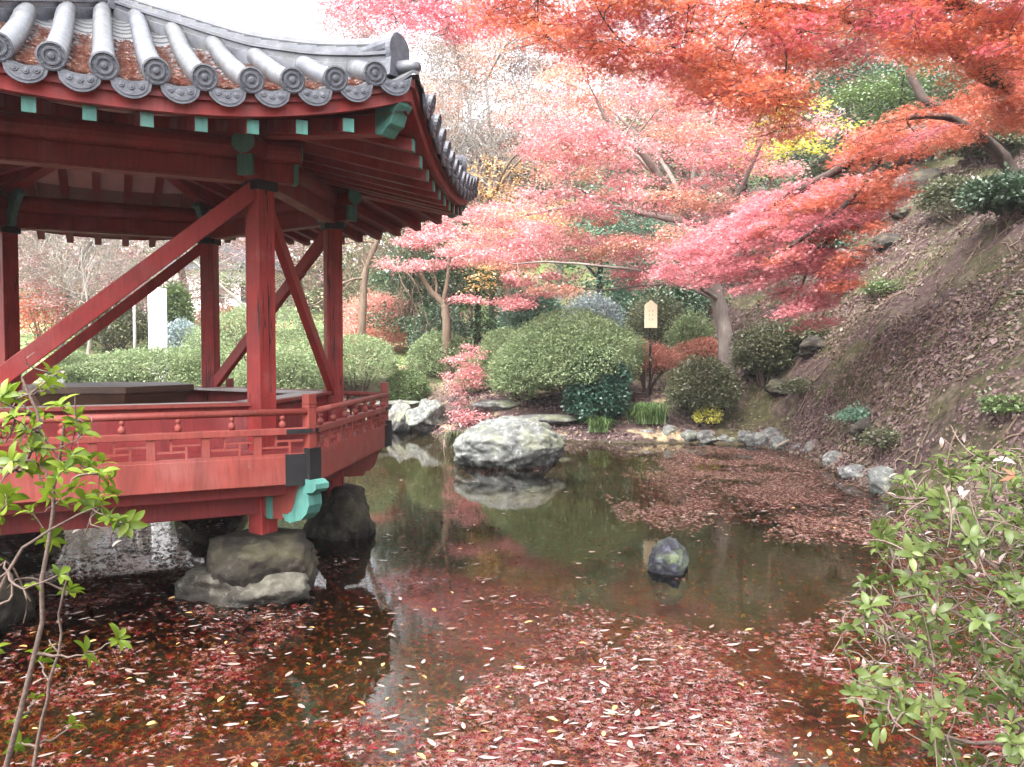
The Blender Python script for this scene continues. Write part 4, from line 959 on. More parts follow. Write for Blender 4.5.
def grass_clump(label, q, w_, h_, n, seed, lm='lf_grass'):
    r = np.random.default_rng(seed); o = empty("grass_clump", q, label, "grass clump", "grass clumps on the bank")
    tw = Leaves(); V = []; L = []; T = []
    for k in range(n):
        b0 = np.array([r.normal(0, w_ * .28), r.normal(0, w_ * .2), 0]); a = r.uniform(0, 2 * PI); ln = h_ * r.uniform(.6, 1.2); sp = np.array([math.cos(a), math.sin(a), 0]) * ln * r.uniform(.3, 1.1); wd = np.array([-math.sin(a), math.cos(a), 0]) * .011
        p = [b0, b0 + sp * .35 + np.array([0, 0, ln * .7]), b0 + sp + np.array([0, 0, ln * r.uniform(.3, .8)])]; i = len(V)
        V += [p[0] - wd, p[0] + wd, p[1] - wd, p[1] + wd, p[2]]; L += [i, i + 1, i + 3, i + 2, i + 2, i + 3, i + 4]; T += [4, 3]
    ob = np_mesh("blades", np.array(V), L, T, M[lm], None, False, o)
    return o
grass_clump("green strap-leaved grass clump over the far shore stones below the sign", foot(648, 424, 24.0), .8, .75, 420, 1)
grass_clump("smaller grass tuft hanging at the foot of the dark glossy shrub", foot(600, 432, 23.9), .5, .6, 160, 2)
grass_clump("dry grass tuft at the left waterline of the big lichen boulder", Vector((PZ(458, 448).x, PZ(458, 448).y, .0)), .5, .6, 160, 3, 'lf_dull')

# ---------------------------------------------------------------- litter on the slope and banks
def on_ground_leaves(n, x0, x1, y0, y1, prob, tpl, size, lv, mi):
    x = RNG.uniform(x0, x1, n); y = RNG.uniform(y0, y1, n); ok = ~in_poly(POND, x, y) & (RNG.uniform(0, 1, n) < prob(x, y)); x, y = x[ok], y[ok]; n = len(x)
    z = ground_h(x, y); e = .08
    nx = -(ground_h(x + e, y) - z) / e; ny = -(ground_h(x, y + e) - z) / e; up = np.column_stack([nx, ny, np.ones(n)]); up /= np.linalg.norm(up, axis=1, keepdims=True)
    dr = RNG.normal(0, 1, (n, 3)); dr -= up * np.sum(dr * up, axis=1, keepdims=True) * .85
    lv.add(tpl, np.column_stack([x, y, z]) + up * RNG.uniform(.01, .09, (n, 1)), dr, up + RNG.normal(0, .55, (n, 3)), size * np.exp(RNG.normal(-.05, .38, n)), mi)
lit = Leaves()
hillp = lambda x, y: np.clip((fbm(x * .5 + 3, y * .5, 31, 5) - .30) * 3.2, .05, 1) * (x > np.interp(y, FOOT_Y, FOOT_X) - 1.2) * (x < .68 * y)
on_ground_leaves(420000, 4, 26, 9, 36, hillp, LEAF_QUAD, .062, lit, 0)
on_ground_leaves(12000, 4, 24, 9, 32, hillp, LEAF_OVAL, .12, lit, 1)
on_ground_leaves(30000, -6, 7, 23, 33, lambda x, y: np.clip((fbm(x * .8, y * .8, 8, 4) - .32) * 2.5, .05, 1), LEAF_QUAD, .08, lit, 0)
tag(lit.build("leaf_litter", [M['lf_litter'], M['lf_litterpale']]), "brown and pale fallen leaves covering the slope and banks", "leaves", kind="stuff")
gv = Leaves()
on_ground_leaves(60000, 4, 24, 9, 36, lambda x, y: np.clip((fbm(x * .55 + 3, y * .55, 61, 4) - .45) * 4, 0, .8) * (x > np.interp(y, FOOT_Y, FOOT_X) - 1.5), LEAF_QUAD, .07, gv, 0)
on_ground_leaves(26000, -30, -4, 29, 48, lambda x, y: x * 0 + .8, LEAF_LONG, .16, gv, 1)
tag(gv.build("moss_and_grass", [M['lf_dull'], M['lf_mid']]), "short moss and grass growing over the slope and the far lawn", "grass", kind="stuff")

tw = Twigs(); rt = np.random.default_rng(9)
for k in range(900):
    y_ = rt.uniform(10, 30); x_ = float(np.interp(y_, FOOT_Y, FOOT_X)) - .8 + rt.uniform(0, 1) ** .8 * 9
    a = rt.uniform(0, 2 * PI); l_ = rt.uniform(.25, 1.1); q = np.array([(x_ + math.cos(a + .5 * (s - .5)) * l_ * s, y_ + math.sin(a + .5 * (s - .5)) * l_ * s) for s in np.linspace(0, 1, 5)])
    if in_poly(POND, q[:, 0], q[:, 1]).any(): continue
    tw.add(np.column_stack([q, ground_h(q[:, 0], q[:, 1]) + .03 + rt.uniform(0, .05, 5)]), np.linspace(.014, .004, 5) * rt.uniform(.6, 1.6), 4)
for k in range(46):                               # surface roots and stray saplings on the bank
    y_ = rt.uniform(11, 27); x_ = float(np.interp(y_, FOOT_Y, FOOT_X)) + rt.uniform(-.3, 6.5)
    bare_branches(tw, (x_, y_, gh(x_, y_) - .05), (rt.normal(-.3, .4), rt.normal(0, .4), 1), rt.uniform(.3, .8), .011, 1, rt, .6, .15, 5, (2, 4), .6, .004)
tag(tw.build("fallen_twigs", M['bark_brown']), "fallen twigs and thin bare shoots littering the leafy slope", "twigs", kind="stuff")
# ---------------------------------------------------------------- sign, pillar, pole, far house
d = 25.5; q = onground(650, 391, d); sg = empty("garden_sign", q, "pale pointed wooden name plaque on a thin black pole beside the russet shrub", "sign")
zt, zb = P(649, 300, d).z - q.z, P(649, 328, d).z - q.z; wd = 12.5 * d / FPX / 2
b = MB(); b.tube([(0, 0, -.1), (0, 0, zb + .4)], .038, 10); b.build("pole", M['black'], sg)
b = MB(); b.prism([(-wd, zb), (wd, zb), (wd, zt - .16), (0, zt), (-wd, zt - .16)], (0, -.075, 0), (1, 0, 0), (0, 0, 1), .07); pl = b.build("plaque", M['signwood'], sg, .006)
b = MB()
r = np.random.default_rng(3)
for k in range(3):
    for c_ in (-.055, .05):
        z = zt - .34 - k * .13
        b.bar((c_ - .025, -.113, z), (c_ + .025, -.113, z + .008), .003, .006); b.bar((c_, -.113, z - .04), (c_ + .004, -.113, z + .03), .003, .006, (1, 0, 0))
b.build("lettering", M['ink'], pl)
d = 29; q = onground(158, 352, d); pi_ = empty("stone_pillar", q, "square white stone pillar standing on the lawn behind the pavilion", "pillar", rz=.5)
zt = P(158, 289, d).z - q.z
b = MB(); b.post(0, 0, -.3, zt, .56, .56); b.build("shaft", M['granite'], pi_, .012)
b = MB(); b.add([(-.28, -.28, zt), (.28, -.28, zt), (.28, .28, zt), (-.28, .28, zt), (0, 0, zt + .05)], [(0, 1, 4), (1, 2, 4), (2, 3, 4), (3, 0, 4)]); b.build("cap", M['granite'], pi_)
q = onground(135, 352, 29.5); b = MB(); b.tube([(0, 0, -.2), (0, 0, P(135, 302, 29.5).z - q.z)], [.06, .05], 9); o = b.build("pole", M['bark_pale'], None, 0, True); o.name = "wooden_pole"; o.location = q
tag(o, "thin weathered pole left of the white stone pillar", "pole")
q = onground(61, 382, 25); o = rock("small_stone", "small pale upright stone at the foot of the diagonal brace, left bay", (q.x, q.y, q.z + .15), (.18, .15, .38), M['rock_pale'], 55, 4, .15, .5)
hz_ = onground(228, 330, 58); hs_ = empty("distant_house", hz_, "small pale house with a dark roof and white railing far behind the pavilion", "house")
b = MB(); b.post(0, 0, -1, 3.2, 8, 5); b.build("wall", M['plaster'], hs_)
b = MB(); b.prism([(-4.6, 3.15), (4.6, 3.15), (3.4, 4.8), (-3.4, 4.8)], (0, 0, 0), (1, 0, 0), (0, 0, 1), 6); b.build("roof", M['tile_dark'], hs_)
for k in (-2.4, 0, 2.4):
    b = MB(); b.post(k, -2.53, 1.0, 2.3, 1.3, .06); b.build("window", M['black'], hs_)
b = MB()
for z in (.55, .9): b.bar((-4.2, -3.6, z), (4.2, -3.6, z), .07, .07)
for k in np.linspace(-4.2, 4.2, 9): b.post(k, -3.6, -.5, .95, .07, .07)
b.build("railing", M['granite'], hs_)
# ---------------------------------------------------------------- trees
r1 = np.random.default_rng(1)
D1 = 26.0
def L(pts, r0, r1_): return ([P(*p) for p in pts], r0, r1_)
base = onground(729, 388, D1)
limbs = [([Vector(base) - Vector((0, 0, .3))] + [P(*p) for p in [(726, 345, D1), (718, 300, D1), (706, 262, D1 - .2), (696, 225, D1 - .3)]], .27, .18),
         L([(696, 225, D1 - .3), (682, 205, D1 - .6), (662, 180, D1 - 1), (640, 152, D1 - 1.4), (610, 125, D1 - 1.8), (596, 98, D1 - 2)], .19, .04),
         L([(704, 250, D1 - .2), (704, 205, D1), (706, 160, D1 + .5), (716, 105, D1 + .8), (722, 60, D1 + 1)], .16, .04),
         L([(708, 255, D1), (732, 205, D1 - .8), (752, 165, D1 - 1.4), (772, 118, D1 - 2)], .13, .03),
         L([(716, 298, D1 - .2), (690, 282, D1 - 1), (650, 272, D1 - 1.8), (600, 266, D1 - 2.4), (548, 262, D1 - 2.8), (512, 264, D1 - 3)], .075, .018),
         L([(716, 300, D1), (680, 285, D1 + .6), (640, 286, D1 + .8), (600, 290, D1 + .6), (570, 286, D1 + .4)], .06, .016),
         L([(664, 182, D1 - 1), (630, 150, D1), (618, 148, D1 + 1), (640, 110, D1 + 1.6)], .08, .02),
         L([(696, 225, D1), (650, 215, D1 + 1.5), (600, 205, D1 + 2.2), (540, 212, D1 + 2.4), (490, 226, D1 + 2)], .11, .025),
         L([(690, 215, D1), (660, 160, D1 + 2), (600, 100, D1 + 3), (560, 80, D1 + 3.4)], .10, .03)]
crown = [(520, 165), (512, 110), (560, 62), (640, 44), (720, 60), (790, 78), (820, 130), (770, 180), (738, 215), (690, 245), (640, 232), (590, 232), (540, 228), (500, 215)]
low = [(430, 228), (480, 205), (540, 222), (640, 235), (690, 240), (712, 262), (690, 286), (640, 290), (610, 250), (560, 300), (520, 275), (470, 258)]
pads = px_pads(crown, 92, 22.5, 29, .9, .22, 470, 0, r1) + px_pads(low, 42, 22.5, 28, .75, .2, 430, 0, r1)
pads = [(c, r, h, n, 1 if r1.uniform() < .22 else 0) for c, r, h, n, mi in pads]
tree("maple_tree", "tall coral pink maple with a grey trunk standing on the bank behind the sign", "maple tree", base, limbs, pads, [M['lf_coral'], M['lf_peach']], M['bark_grey'], LEAF_QUAD, .095, "maples in autumn colour", rng=r1, twigs=4)

# the crimson branches sweeping down from the slope
r2 = np.random.default_rng(2)
def dsw(x, y): return float(np.interp(x, [640, 800, 900, 1024, 1150], [21.5, 19.0, 17.5, 16, 15]))
b2 = hit(1018, 172, 9, 40); B2 = b2.y
limbs = [([b2 - Vector((0, 0, .4))] + [P(*p) for p in [(1000, 155, B2 - .1), (975, 132, B2 - .3), (950, 112, B2 - .5), (925, 100, B2 - .6), (908, 70, B2 - .4)]], .24, .11),
         L([(965, 124, B2 - .4), (930, 128, 18.5), (890, 142, 18.0), (845, 165, 18.3), (800, 190, 18.8), (760, 212, 19.6), (720, 232, 20.4), (690, 252, 21)], .15, .03),
         L([(950, 112, B2 - .5), (912, 150, 18), (880, 190, 18.4), (845, 225, 18.8), (815, 255, 19.2), (800, 290, 19.4)], .12, .02),
         L([(1000, 155, B2), (985, 140, 17.4), (950, 118, 16.6), (905, 118, 16.4), (868, 128, 16.6)], .11, .03),
         L([(890, 142, 18.0), (850, 200, 17.4), (800, 240, 17.6), (760, 262, 18.2)], .08, .02)]
sweep1 = [(1040, 50), (1040, 120), (960, 140), (900, 168), (845, 205), (780, 262), (700, 290), (655, 275), (668, 246), (720, 228), (790, 178), (860, 128), (930, 104), (985, 86)]
tip1 = [(690, 232), (760, 198), (850, 172), (905, 178), (888, 212), (860, 245), (845, 285), (822, 335), (806, 338), (790, 300), (745, 286), (700, 264), (668, 252)]
pads = px_pads(sweep1, 125, -1.6, 1.6, .42, .16, 215, 0, r2, dfun=dsw) + px_pads(tip1, 125, -1.5, 1.5, .42, .16, 235, 1, r2, dfun=dsw)
pads = [(c, r, h, n, 1 if (c[0] / c[1] * FPX + 512) + r2.normal(0, 45) < 850 else 0) for c, r, h, n, mi in pads]
tree("maple_tree", "crimson maple leaning off the slope, its branches sweeping down over the hill foot", "maple tree", b2, limbs, pads, [M['lf_scarlet'], M['lf_pink']], M['bark_dark'], LEAF_STAR, .115, "maples in autumn colour", rng=r2, twigs=6, br=.03, slope=.42)

# the orange canopy hanging in from the top right
r3 = np.random.default_rng(3)
b3 = hit(1075, 110, 9, 40); B3 = b3.y
limbs = [([b3 - Vector((0, 0, .4))] + [P(*p) for p in [(1040, 96, B3 - 1), (1000, 80, 15), (972, 60, 14.4), (945, 34, 14), (925, -10, 13.8), (910, -70, 13.6)]], .22, .11),
         L([(1050, 60, 15), (1026, 34, 13.5), (985, 14, 12.6), (950, 0, 12), (900, -12, 11.6), (840, -20, 11.3), (770, -14, 11), (700, -18, 10.8), (620, -30, 10.6), (540, -40, 10.6), (450, -30, 11)], .11, .02),
         L([(945, 34, 14), (905, 20, 13), (860, 22, 12.4), (810, 8, 12), (760, 6, 11.6), (735, 12, 11.4)], .08, .02),
         L([(770, -14, 11), (752, 10, 10.9), (758, 24, 10.9), (782, 40, 10.9), (786, 70, 10.9), (776, 112, 11)], .028, .008),
         L([(770, -14, 11), (760, 16, 10.7), (740, 40, 10.6), (730, 62, 10.6)], .02, .006),
         L([(545, -40, 10.7), (538, 0, 10.7), (539, 30, 10.7)], .02, .006), L([(700, -18, 10.9), (694, 12, 10.8), (684, 40, 10.8)], .02, .006),
         L([(620, -30, 10.8), (596, -4, 10.8), (610, 28, 10.8), (640, 58, 10.9)], .022, .006),
         L([(985, 14, 12.6), (930, 6, 12.8), (880, 2, 13), (840, 14, 13.2)], .07, .02),
         L([(910, -70, 13.6), (860, -160, 12), (740, -240, 11), (600, -280, 10)], .13, .03), L([(910, -70, 13.6), (960, -200, 12), (980, -330, 10), (900, -420, 9)], .13, .03)]
top = [(480, -70), (1040, -70), (1040, 66), (975, 46), (925, 48), (868, 34), (836, 60), (800, 88), (795, 130), (760, 148), (722, 118), (700, 92), (660, 70), (620, 74), (560, 52), (520, 22), (470, 20)]
left = [(322, 10), (400, -60), (500, -60), (530, 25), (500, 48), (430, 30), (370, 30)]
over = [(500, -70), (1100, -70), (1100, -420), (760, -460), (560, -300)]
right = [(885, 44), (920, 30), (990, 36), (1030, 80), (990, 78), (930, 66)]
pads = (px_pads(top, 330, 10.2, 13.5, .40, .3, 250, 0, r3) + px_pads(right, 28, 13, 15.5, .5, .25, 260, 0, r3) + px_pads(left, 44, 13, 17, .45, .35, 260, 1, r3) + px_pads(over, 70, 9, 13, .7, .3, 260, 0, r3))
pads = [(c, r, h, n, 1 if mi == 1 or r3.uniform() < .2 else 0) for c, r, h, n, mi in pads]
tree("maple_tree", "orange maple high on the slope whose canopy hangs across the top of the view", "maple tree", b3, limbs, pads, [M['lf_orange'], M['lf_hotpink']], M['bark_dark'], LEAF_STAR, .082, "maples in autumn colour", rng=r3, twigs=4, br=.02, clump=.16, per=22)

# little forked maple behind the boulders
r4 = np.random.default_rng(4); D4 = 30; base = onground(447, 334, D4)
limbs = [([base - Vector((0, 0, .2))] + [P(*p) for p in [(446, 318, D4), (443, 302, D4)]], .17, .14), L([(443, 303, D4), (430, 290, D4), (420, 275, D4 - .2), (408, 262, D4 - .4)], .13, .05),
         L([(443, 303, D4), (447, 283, D4), (449, 262, D4), (452, 238, D4)], .10, .04), L([(449, 270, D4), (462, 256, D4), (478, 240, D4 + .3)], .07, .03), L([(436, 296, D4), (436, 280, D4 + .6), (428, 262, D4 + .8)], .05, .02)]
pads = px_pads([(386, 262), (400, 252), (440, 222), (490, 200), (540, 222), (545, 262), (500, 268), (460, 262), (420, 268)], 34, 28.5, 31.5, .62, .25, 380, 0, r4) + px_pads([(452, 300), (500, 280), (540, 270), (520, 305), (470, 306)], 9, 28.5, 30.5, .5, .25, 300, 0, r4)
tree("maple_tree", "little forked pink maple between the salmon shrub and the teal conifer", "maple tree", base, limbs, pads, [M['lf_coral']], M['bark_brown'], LEAF_QUAD, .10, "maples in autumn colour", rng=r4, twigs=3)
# sapling by the big boulder
r5 = np.random.default_rng(5); q = PZ(475, 437); base = Vector((q.x, q.y + .3, gh(q.x, q.y + .3))); d5 = base.y
limbs = [([base] + [P(*p) for p in [(473, 420, d5), (468, 400, d5), (462, 375, d5), (458, 350, d5)]], .035, .01), L([(472, 415, d5), (455, 395, d5), (445, 378, d5)], .018, .006), L([(471, 410, d5), (484, 388, d5), (486, 370, d5)], .018, .006)]
pads = px_pads([(452, 425), (444, 375), (454, 340), (470, 345), (482, 362), (482, 400), (478, 430)], 30, d5 - .5, d5 + .5, .30, .6, 130, 0, r5)
tree("maple_sapling", "thin leafy red sapling on the shore left of the big lichen boulder", "sapling", base, limbs, pads, [M['lf_coral']], M['bark_brown'], LEAF_QUAD, .075, rng=r5, twigs=4, br=.008)

# trees behind, each its own
def far_tree(name, label, trunk, polys, lm, n, leaves, r, d0, d1, bark, ls=.13, seed=0, rad=.2, flat=.6, group="trees at the back of the garden", tw=3, per=34, cat="tree"):
    rr = np.random.default_rng(seed); d = trunk[0][2]; base = onground(trunk[0][0], trunk[0][1], d)
    pts = [base - Vector((0, 0, .3))] + [P(*p) for p in trunk[1:]]
    limbs = [(pts, rad, rad * .35)]
    for k in range(4):
        i = rr.integers(len(pts) // 2, len(pts)); s = pts[i]; a = rr.uniform(0, 2 * PI); l = rr.uniform(1.5, 3)
        limbs.append(([s, s + Vector((math.cos(a) * l * .5, math.sin(a) * l * .5, l * .5)), s + Vector((math.cos(a) * l, math.sin(a) * l, l * .7))], rad * .4, rad * .12))
    pads = px_pads(polys, n, d0, d1, r, flat, leaves, 0, rr)
    return tree(name, label, cat, base, limbs, pads, [M[lm]], M[bark], LEAF_QUAD, ls, group, tw, .05, rr, per=per, clump=.28)
far_tree("cherry_tree", "pale pink tree seen through the left bay of the pavilion", [(60, 345, 40), (66, 300, 40), (80, 262, 40), (100, 225, 40)], [(18, 320), (10, 200), (110, 190), (150, 240), (150, 300), (90, 320)], 'lf_palepink', 48, 380, 1.5, 37, 44, 'bark_pale', .13, 11, .14, tw=7)
far_tree("cherry_tree", "pale pink tree behind the white stone pillar", [(190, 345, 44), (186, 300, 44), (180, 262, 44), (172, 225, 44)], [(110, 300), (120, 200), (330, 200), (330, 270), (250, 305), (200, 300)], 'lf_palepink', 48, 360, 1.6, 42, 48, 'bark_brown', .14, 12, .28, tw=7)
far_tree("orange_tree", "amber tree behind the little forked maple", [(505, 335, 36), (508, 290, 36), (500, 240, 36), (490, 200, 36)], [(470, 300), (462, 215), (490, 175), (540, 210), (575, 240), (560, 280)], 'lf_amber', 22, 320, 1.2, 34, 38, 'bark_brown', .13, 13)
far_tree("evergreen_tree", "dark evergreen behind the salmon shrub", [(412, 330, 37), (412, 280, 37), (414, 235, 37)], [(384, 332), (378, 260), (400, 215), (440, 210), (450, 300), (440, 330)], 'lf_everg', 30, 520, 1.1, 35.5, 38.5, 'bark_dark', .13, 14)
far_tree("evergreen_tree", "dark evergreen behind the fork of the little maple", [(478, 335, 38), (478, 290, 38), (480, 250, 38)], [(440, 335), (440, 260), (470, 230), (530, 250), (530, 335)], 'lf_everg', 30, 480, 1.1, 36, 40, 'bark_dark', .13, 15)
far_tree("evergreen_tree", "tall dark evergreen rising right beyond the pavilion's far roof corner", [(492, 340, 48), (492, 260, 48), (492, 170, 48)], [(455, 230), (450, 160), (480, 130), (530, 150), (540, 210), (500, 240)], 'lf_everg', 30, 380, 1.5, 46, 50, 'bark_dark', .16, 16, flat=.8)
far_tree("evergreen_tree", "green evergreen behind the coral maple's lower branches", [(600, 345, 37), (600, 280, 37), (602, 210, 37)], [(545, 330), (545, 240), (600, 180), (660, 200), (690, 300), (660, 335)], 'lf_teal', 34, 460, 1.3, 35, 39, 'bark_dark', .14, 17)
far_tree("evergreen_tree", "dark evergreen behind the coral maple's trunk", [(745, 330, 34), (742, 280, 34), (745, 200, 34)], [(660, 320), (690, 220), (745, 150), (800, 200), (790, 310), (740, 335)], 'lf_everg', 34, 440, 1.2, 32, 37, 'bark_dark', .13, 18)
far_tree("evergreen_tree", "grey-green evergreen on the hillside above the crimson branch", [(850, 200, 36), (850, 150, 36), (846, 80, 36)], [(770, 190), (790, 90), (850, 60), (930, 60), (940, 130), (880, 180)], 'lf_everg', 40, 420, 1.4, 33, 38, 'bark_dark', .13, 19)
far_tree("broadleaf_tree", "green broadleaf bush tree below the orange canopy on the hillside", [(900, 170, 33), (898, 130, 33), (890, 100, 33)], [(830, 130), (850, 75), (905, 60), (950, 90), (930, 140)], 'lf_mid', 16, 360, 1.0, 31, 33, 'bark_dark', .13, 20)
far_tree("broadleaf_tree", "olive tree behind the leaning trunks at the right edge", [(985, 140, 34), (985, 90, 34), (980, 40, 34)], [(920, 110), (930, 0), (1040, -20), (1040, 130)], 'lf_dull', 34, 340, 1.4, 30, 36, 'bark_dark', .13, 21)
far_tree("yellow_tree", "bright yellow-leaved young tree glowing behind the orange canopy", [(775, 230, 31), (770, 180, 31), (765, 130, 31)], [(712, 160), (740, 110), (800, 105), (846, 120), (840, 155), (780, 175)], 'lf_yellow', 16, 130, .9, 29.5, 31, 'bark_brown', .15, 22, .10)
far_tree("whitish_tree", "tall whitish pink tree right of the pavilion roof corner", [(452, 340, 46), (452, 260, 46), (456, 150, 46), (460, 70, 46)], [(400, 190), (395, 60), (440, 10), (520, 20), (560, 80), (540, 160), (470, 200)], 'lf_white', 60, 420, 1.7, 44, 50, 'bark_pale', .15, 23, .2, tw=9)
far_tree("whitish_tree", "pale rose tree behind the coral maple's upper left", [(560, 340, 50), (560, 260, 50), (566, 150, 50), (570, 70, 50)], [(480, 200), (490, 90), (540, 20), (640, -10), (680, 60), (620, 150), (540, 210)], 'lf_palepink', 60, 420, 1.9, 48, 54, 'bark_pale', .15, 24, .2, tw=6)
far_tree("pink_tree", "hot pink far maple peeping over the pavilion roof's hip", [(410, 345, 52), (410, 250, 52), (412, 120, 52)], [(325, 60), (335, 10), (400, -20), (470, 0), (470, 60), (400, 50)], 'lf_palepink', 30, 380, 1.5, 50, 55, 'bark_pale', .15, 25, .2, tw=5)
far_tree("pink_tree", "dusky pink tree between the coral maple and the hillside evergreen", [(690, 300, 40), (690, 220, 40), (700, 100, 40)], [(600, 100), (660, 0), (800, 0), (840, 80), (760, 140), (660, 140)], 'lf_coral', 44, 260, 1.6, 36, 42, 'bark_grey', .14, 26, .2, tw=4)
far_tree("olive_tree", "olive-brown tree behind the gap between rear and front pavilion posts", [(300, 345, 46), (300, 280, 46), (305, 225, 46)], [(240, 330), (250, 240), (350, 220), (380, 300), (340, 335)], 'lf_dull', 24, 260, 1.4, 44, 48, 'bark_brown', .15, 27)
far_tree("peach_tree", "peach and pale pink tree filling the gap right of the pavilion roof corner", [(500, 340, 45), (498, 260, 45), (492, 150, 45), (486, 80, 45)], [(410, 190), (400, 90), (440, 30), (540, 30), (560, 120), (540, 215), (470, 215)], 'lf_peach', 56, 300, 1.5, 42, 46, 'bark_pale', .14, 28, .16, tw=6)
far_tree("broadleaf_tree", "mid-green leafy tree far behind the left bay of the pavilion", [(60, 345, 47), (60, 300, 47), (62, 260, 47)], [(20, 340), (24, 285), (80, 262), (125, 300), (120, 340)], 'lf_mid', 18, 340, 1.3, 45, 49, 'bark_brown', .15, 51)
far_tree("broadleaf_tree", "yellowish green tree behind the rear pavilion post", [(215, 345, 50), (215, 300, 50), (212, 255, 50)], [(178, 335), (182, 270), (225, 250), (262, 290), (255, 335)], 'lf_azalea', 16, 300, 1.4, 48, 52, 'bark_brown', .15, 52)
far_tree("broadleaf_tree", "green tree behind the whitish tree right of the pavilion roof corner", [(470, 340, 53), (470, 260, 53), (472, 190, 53)], [(420, 260), (415, 190), (470, 150), (530, 170), (545, 240), (480, 270)], 'lf_mid', 22, 330, 1.6, 51, 55, 'bark_brown', .16, 53)
# leaning bare tree with hanging twigs
def bare_tree(name, label, trunk, d, rad, nb, Lb, seed, bark, up, lev=3, spread=.6, minr=.008):
    rr = np.random.default_rng(seed); base = onground(trunk[0][0], trunk[0][1], d); o = empty(name, base, label, "bare tree", "leafless trees")
    tw = Twigs(); pts = smooth_path([base - Vector((0, 0, .2))] + [P(x_, y_, d) for x_, y_ in trunk[1:]], 14, .02, rr)
    tw.add(pts - np.array(tuple(base)), np.linspace(rad, rad * .4, 14), 8); t2 = Twigs()
    for k in range(nb):
        i = rr.integers(5, 14); dd = rr.normal(0, 1, 3) * np.array([1, .7, .4]) + np.array([0, 0, .5])
        bare_branches(t2, pts[i] - np.array(tuple(base)), dd, Lb * rr.uniform(.7, 1.2), rad * .3, lev, rr, spread, up, 6, (3, 4), .65, minr)
    tw.build("trunk", M[bark], o); t2.build("branches", M[bark], o); return o
bare_tree("bare_tree", "leaning leafless tree with hanging twigs right of the rear pavilion post", [(362, 335), (363, 300), (368, 265), (380, 235), (395, 205)], 32, .17, 9, 2.6, 31, 'bark_brown', -.35)
bare_tree("bare_tree", "leafless white-twigged tree right of the pavilion's far roof corner", [(440, 335), (440, 260), (446, 200), (450, 150)], 41, .10, 16, 4.2, 32, 'bark_pale', .15, 4, .7, .011)
bare_tree("bare_tree", "pale leafless tree with a long slanting bough behind the rear pavilion post", [(262, 335), (252, 315), (220, 285), (190, 258), (160, 235)], 41, .11, 10, 3.0, 33, 'bark_pale', .1, 3, .7, .011)
bare_tree("bare_tree", "slender leafless tree in the left bay of the pavilion", [(88, 345), (90, 320), (84, 280), (78, 240)], 37, .09, 12, 3.0, 34, 'bark_pale', .2, 4, .6, .010)
# the far wood closing the view
fw = Leaves(); rr = np.random.default_rng(40)
for k in range(230):
    x_ = rr.uniform(-75, 30); y_ = rr.uniform(58, 84) - .0; g = gh(x_, y_); hgt = rr.uniform(3, 9.5) if -60 < x_ < -12 else rr.uniform(5, 13)
    n = 420; v = rr.normal(0, 1, (n, 3)); v /= np.linalg.norm(v, axis=1, keepdims=True); ps = v * rr.uniform(.3, 1, (n, 1)) ** .5 * np.array([3.2, 3.2, hgt * .55]) + np.array([x_, y_, g + hgt * .5])
    fw.add(LEAF_QUAD, ps, rand_dirs(n, 1, rr), rand_ups(n, .8, rr), .55 * rr.uniform(.6, 1.3, n))
tag(fw.build("distant_woods", M['lf_wood']), "pale mixed wood closing the view behind the garden", "woods", kind="stuff")

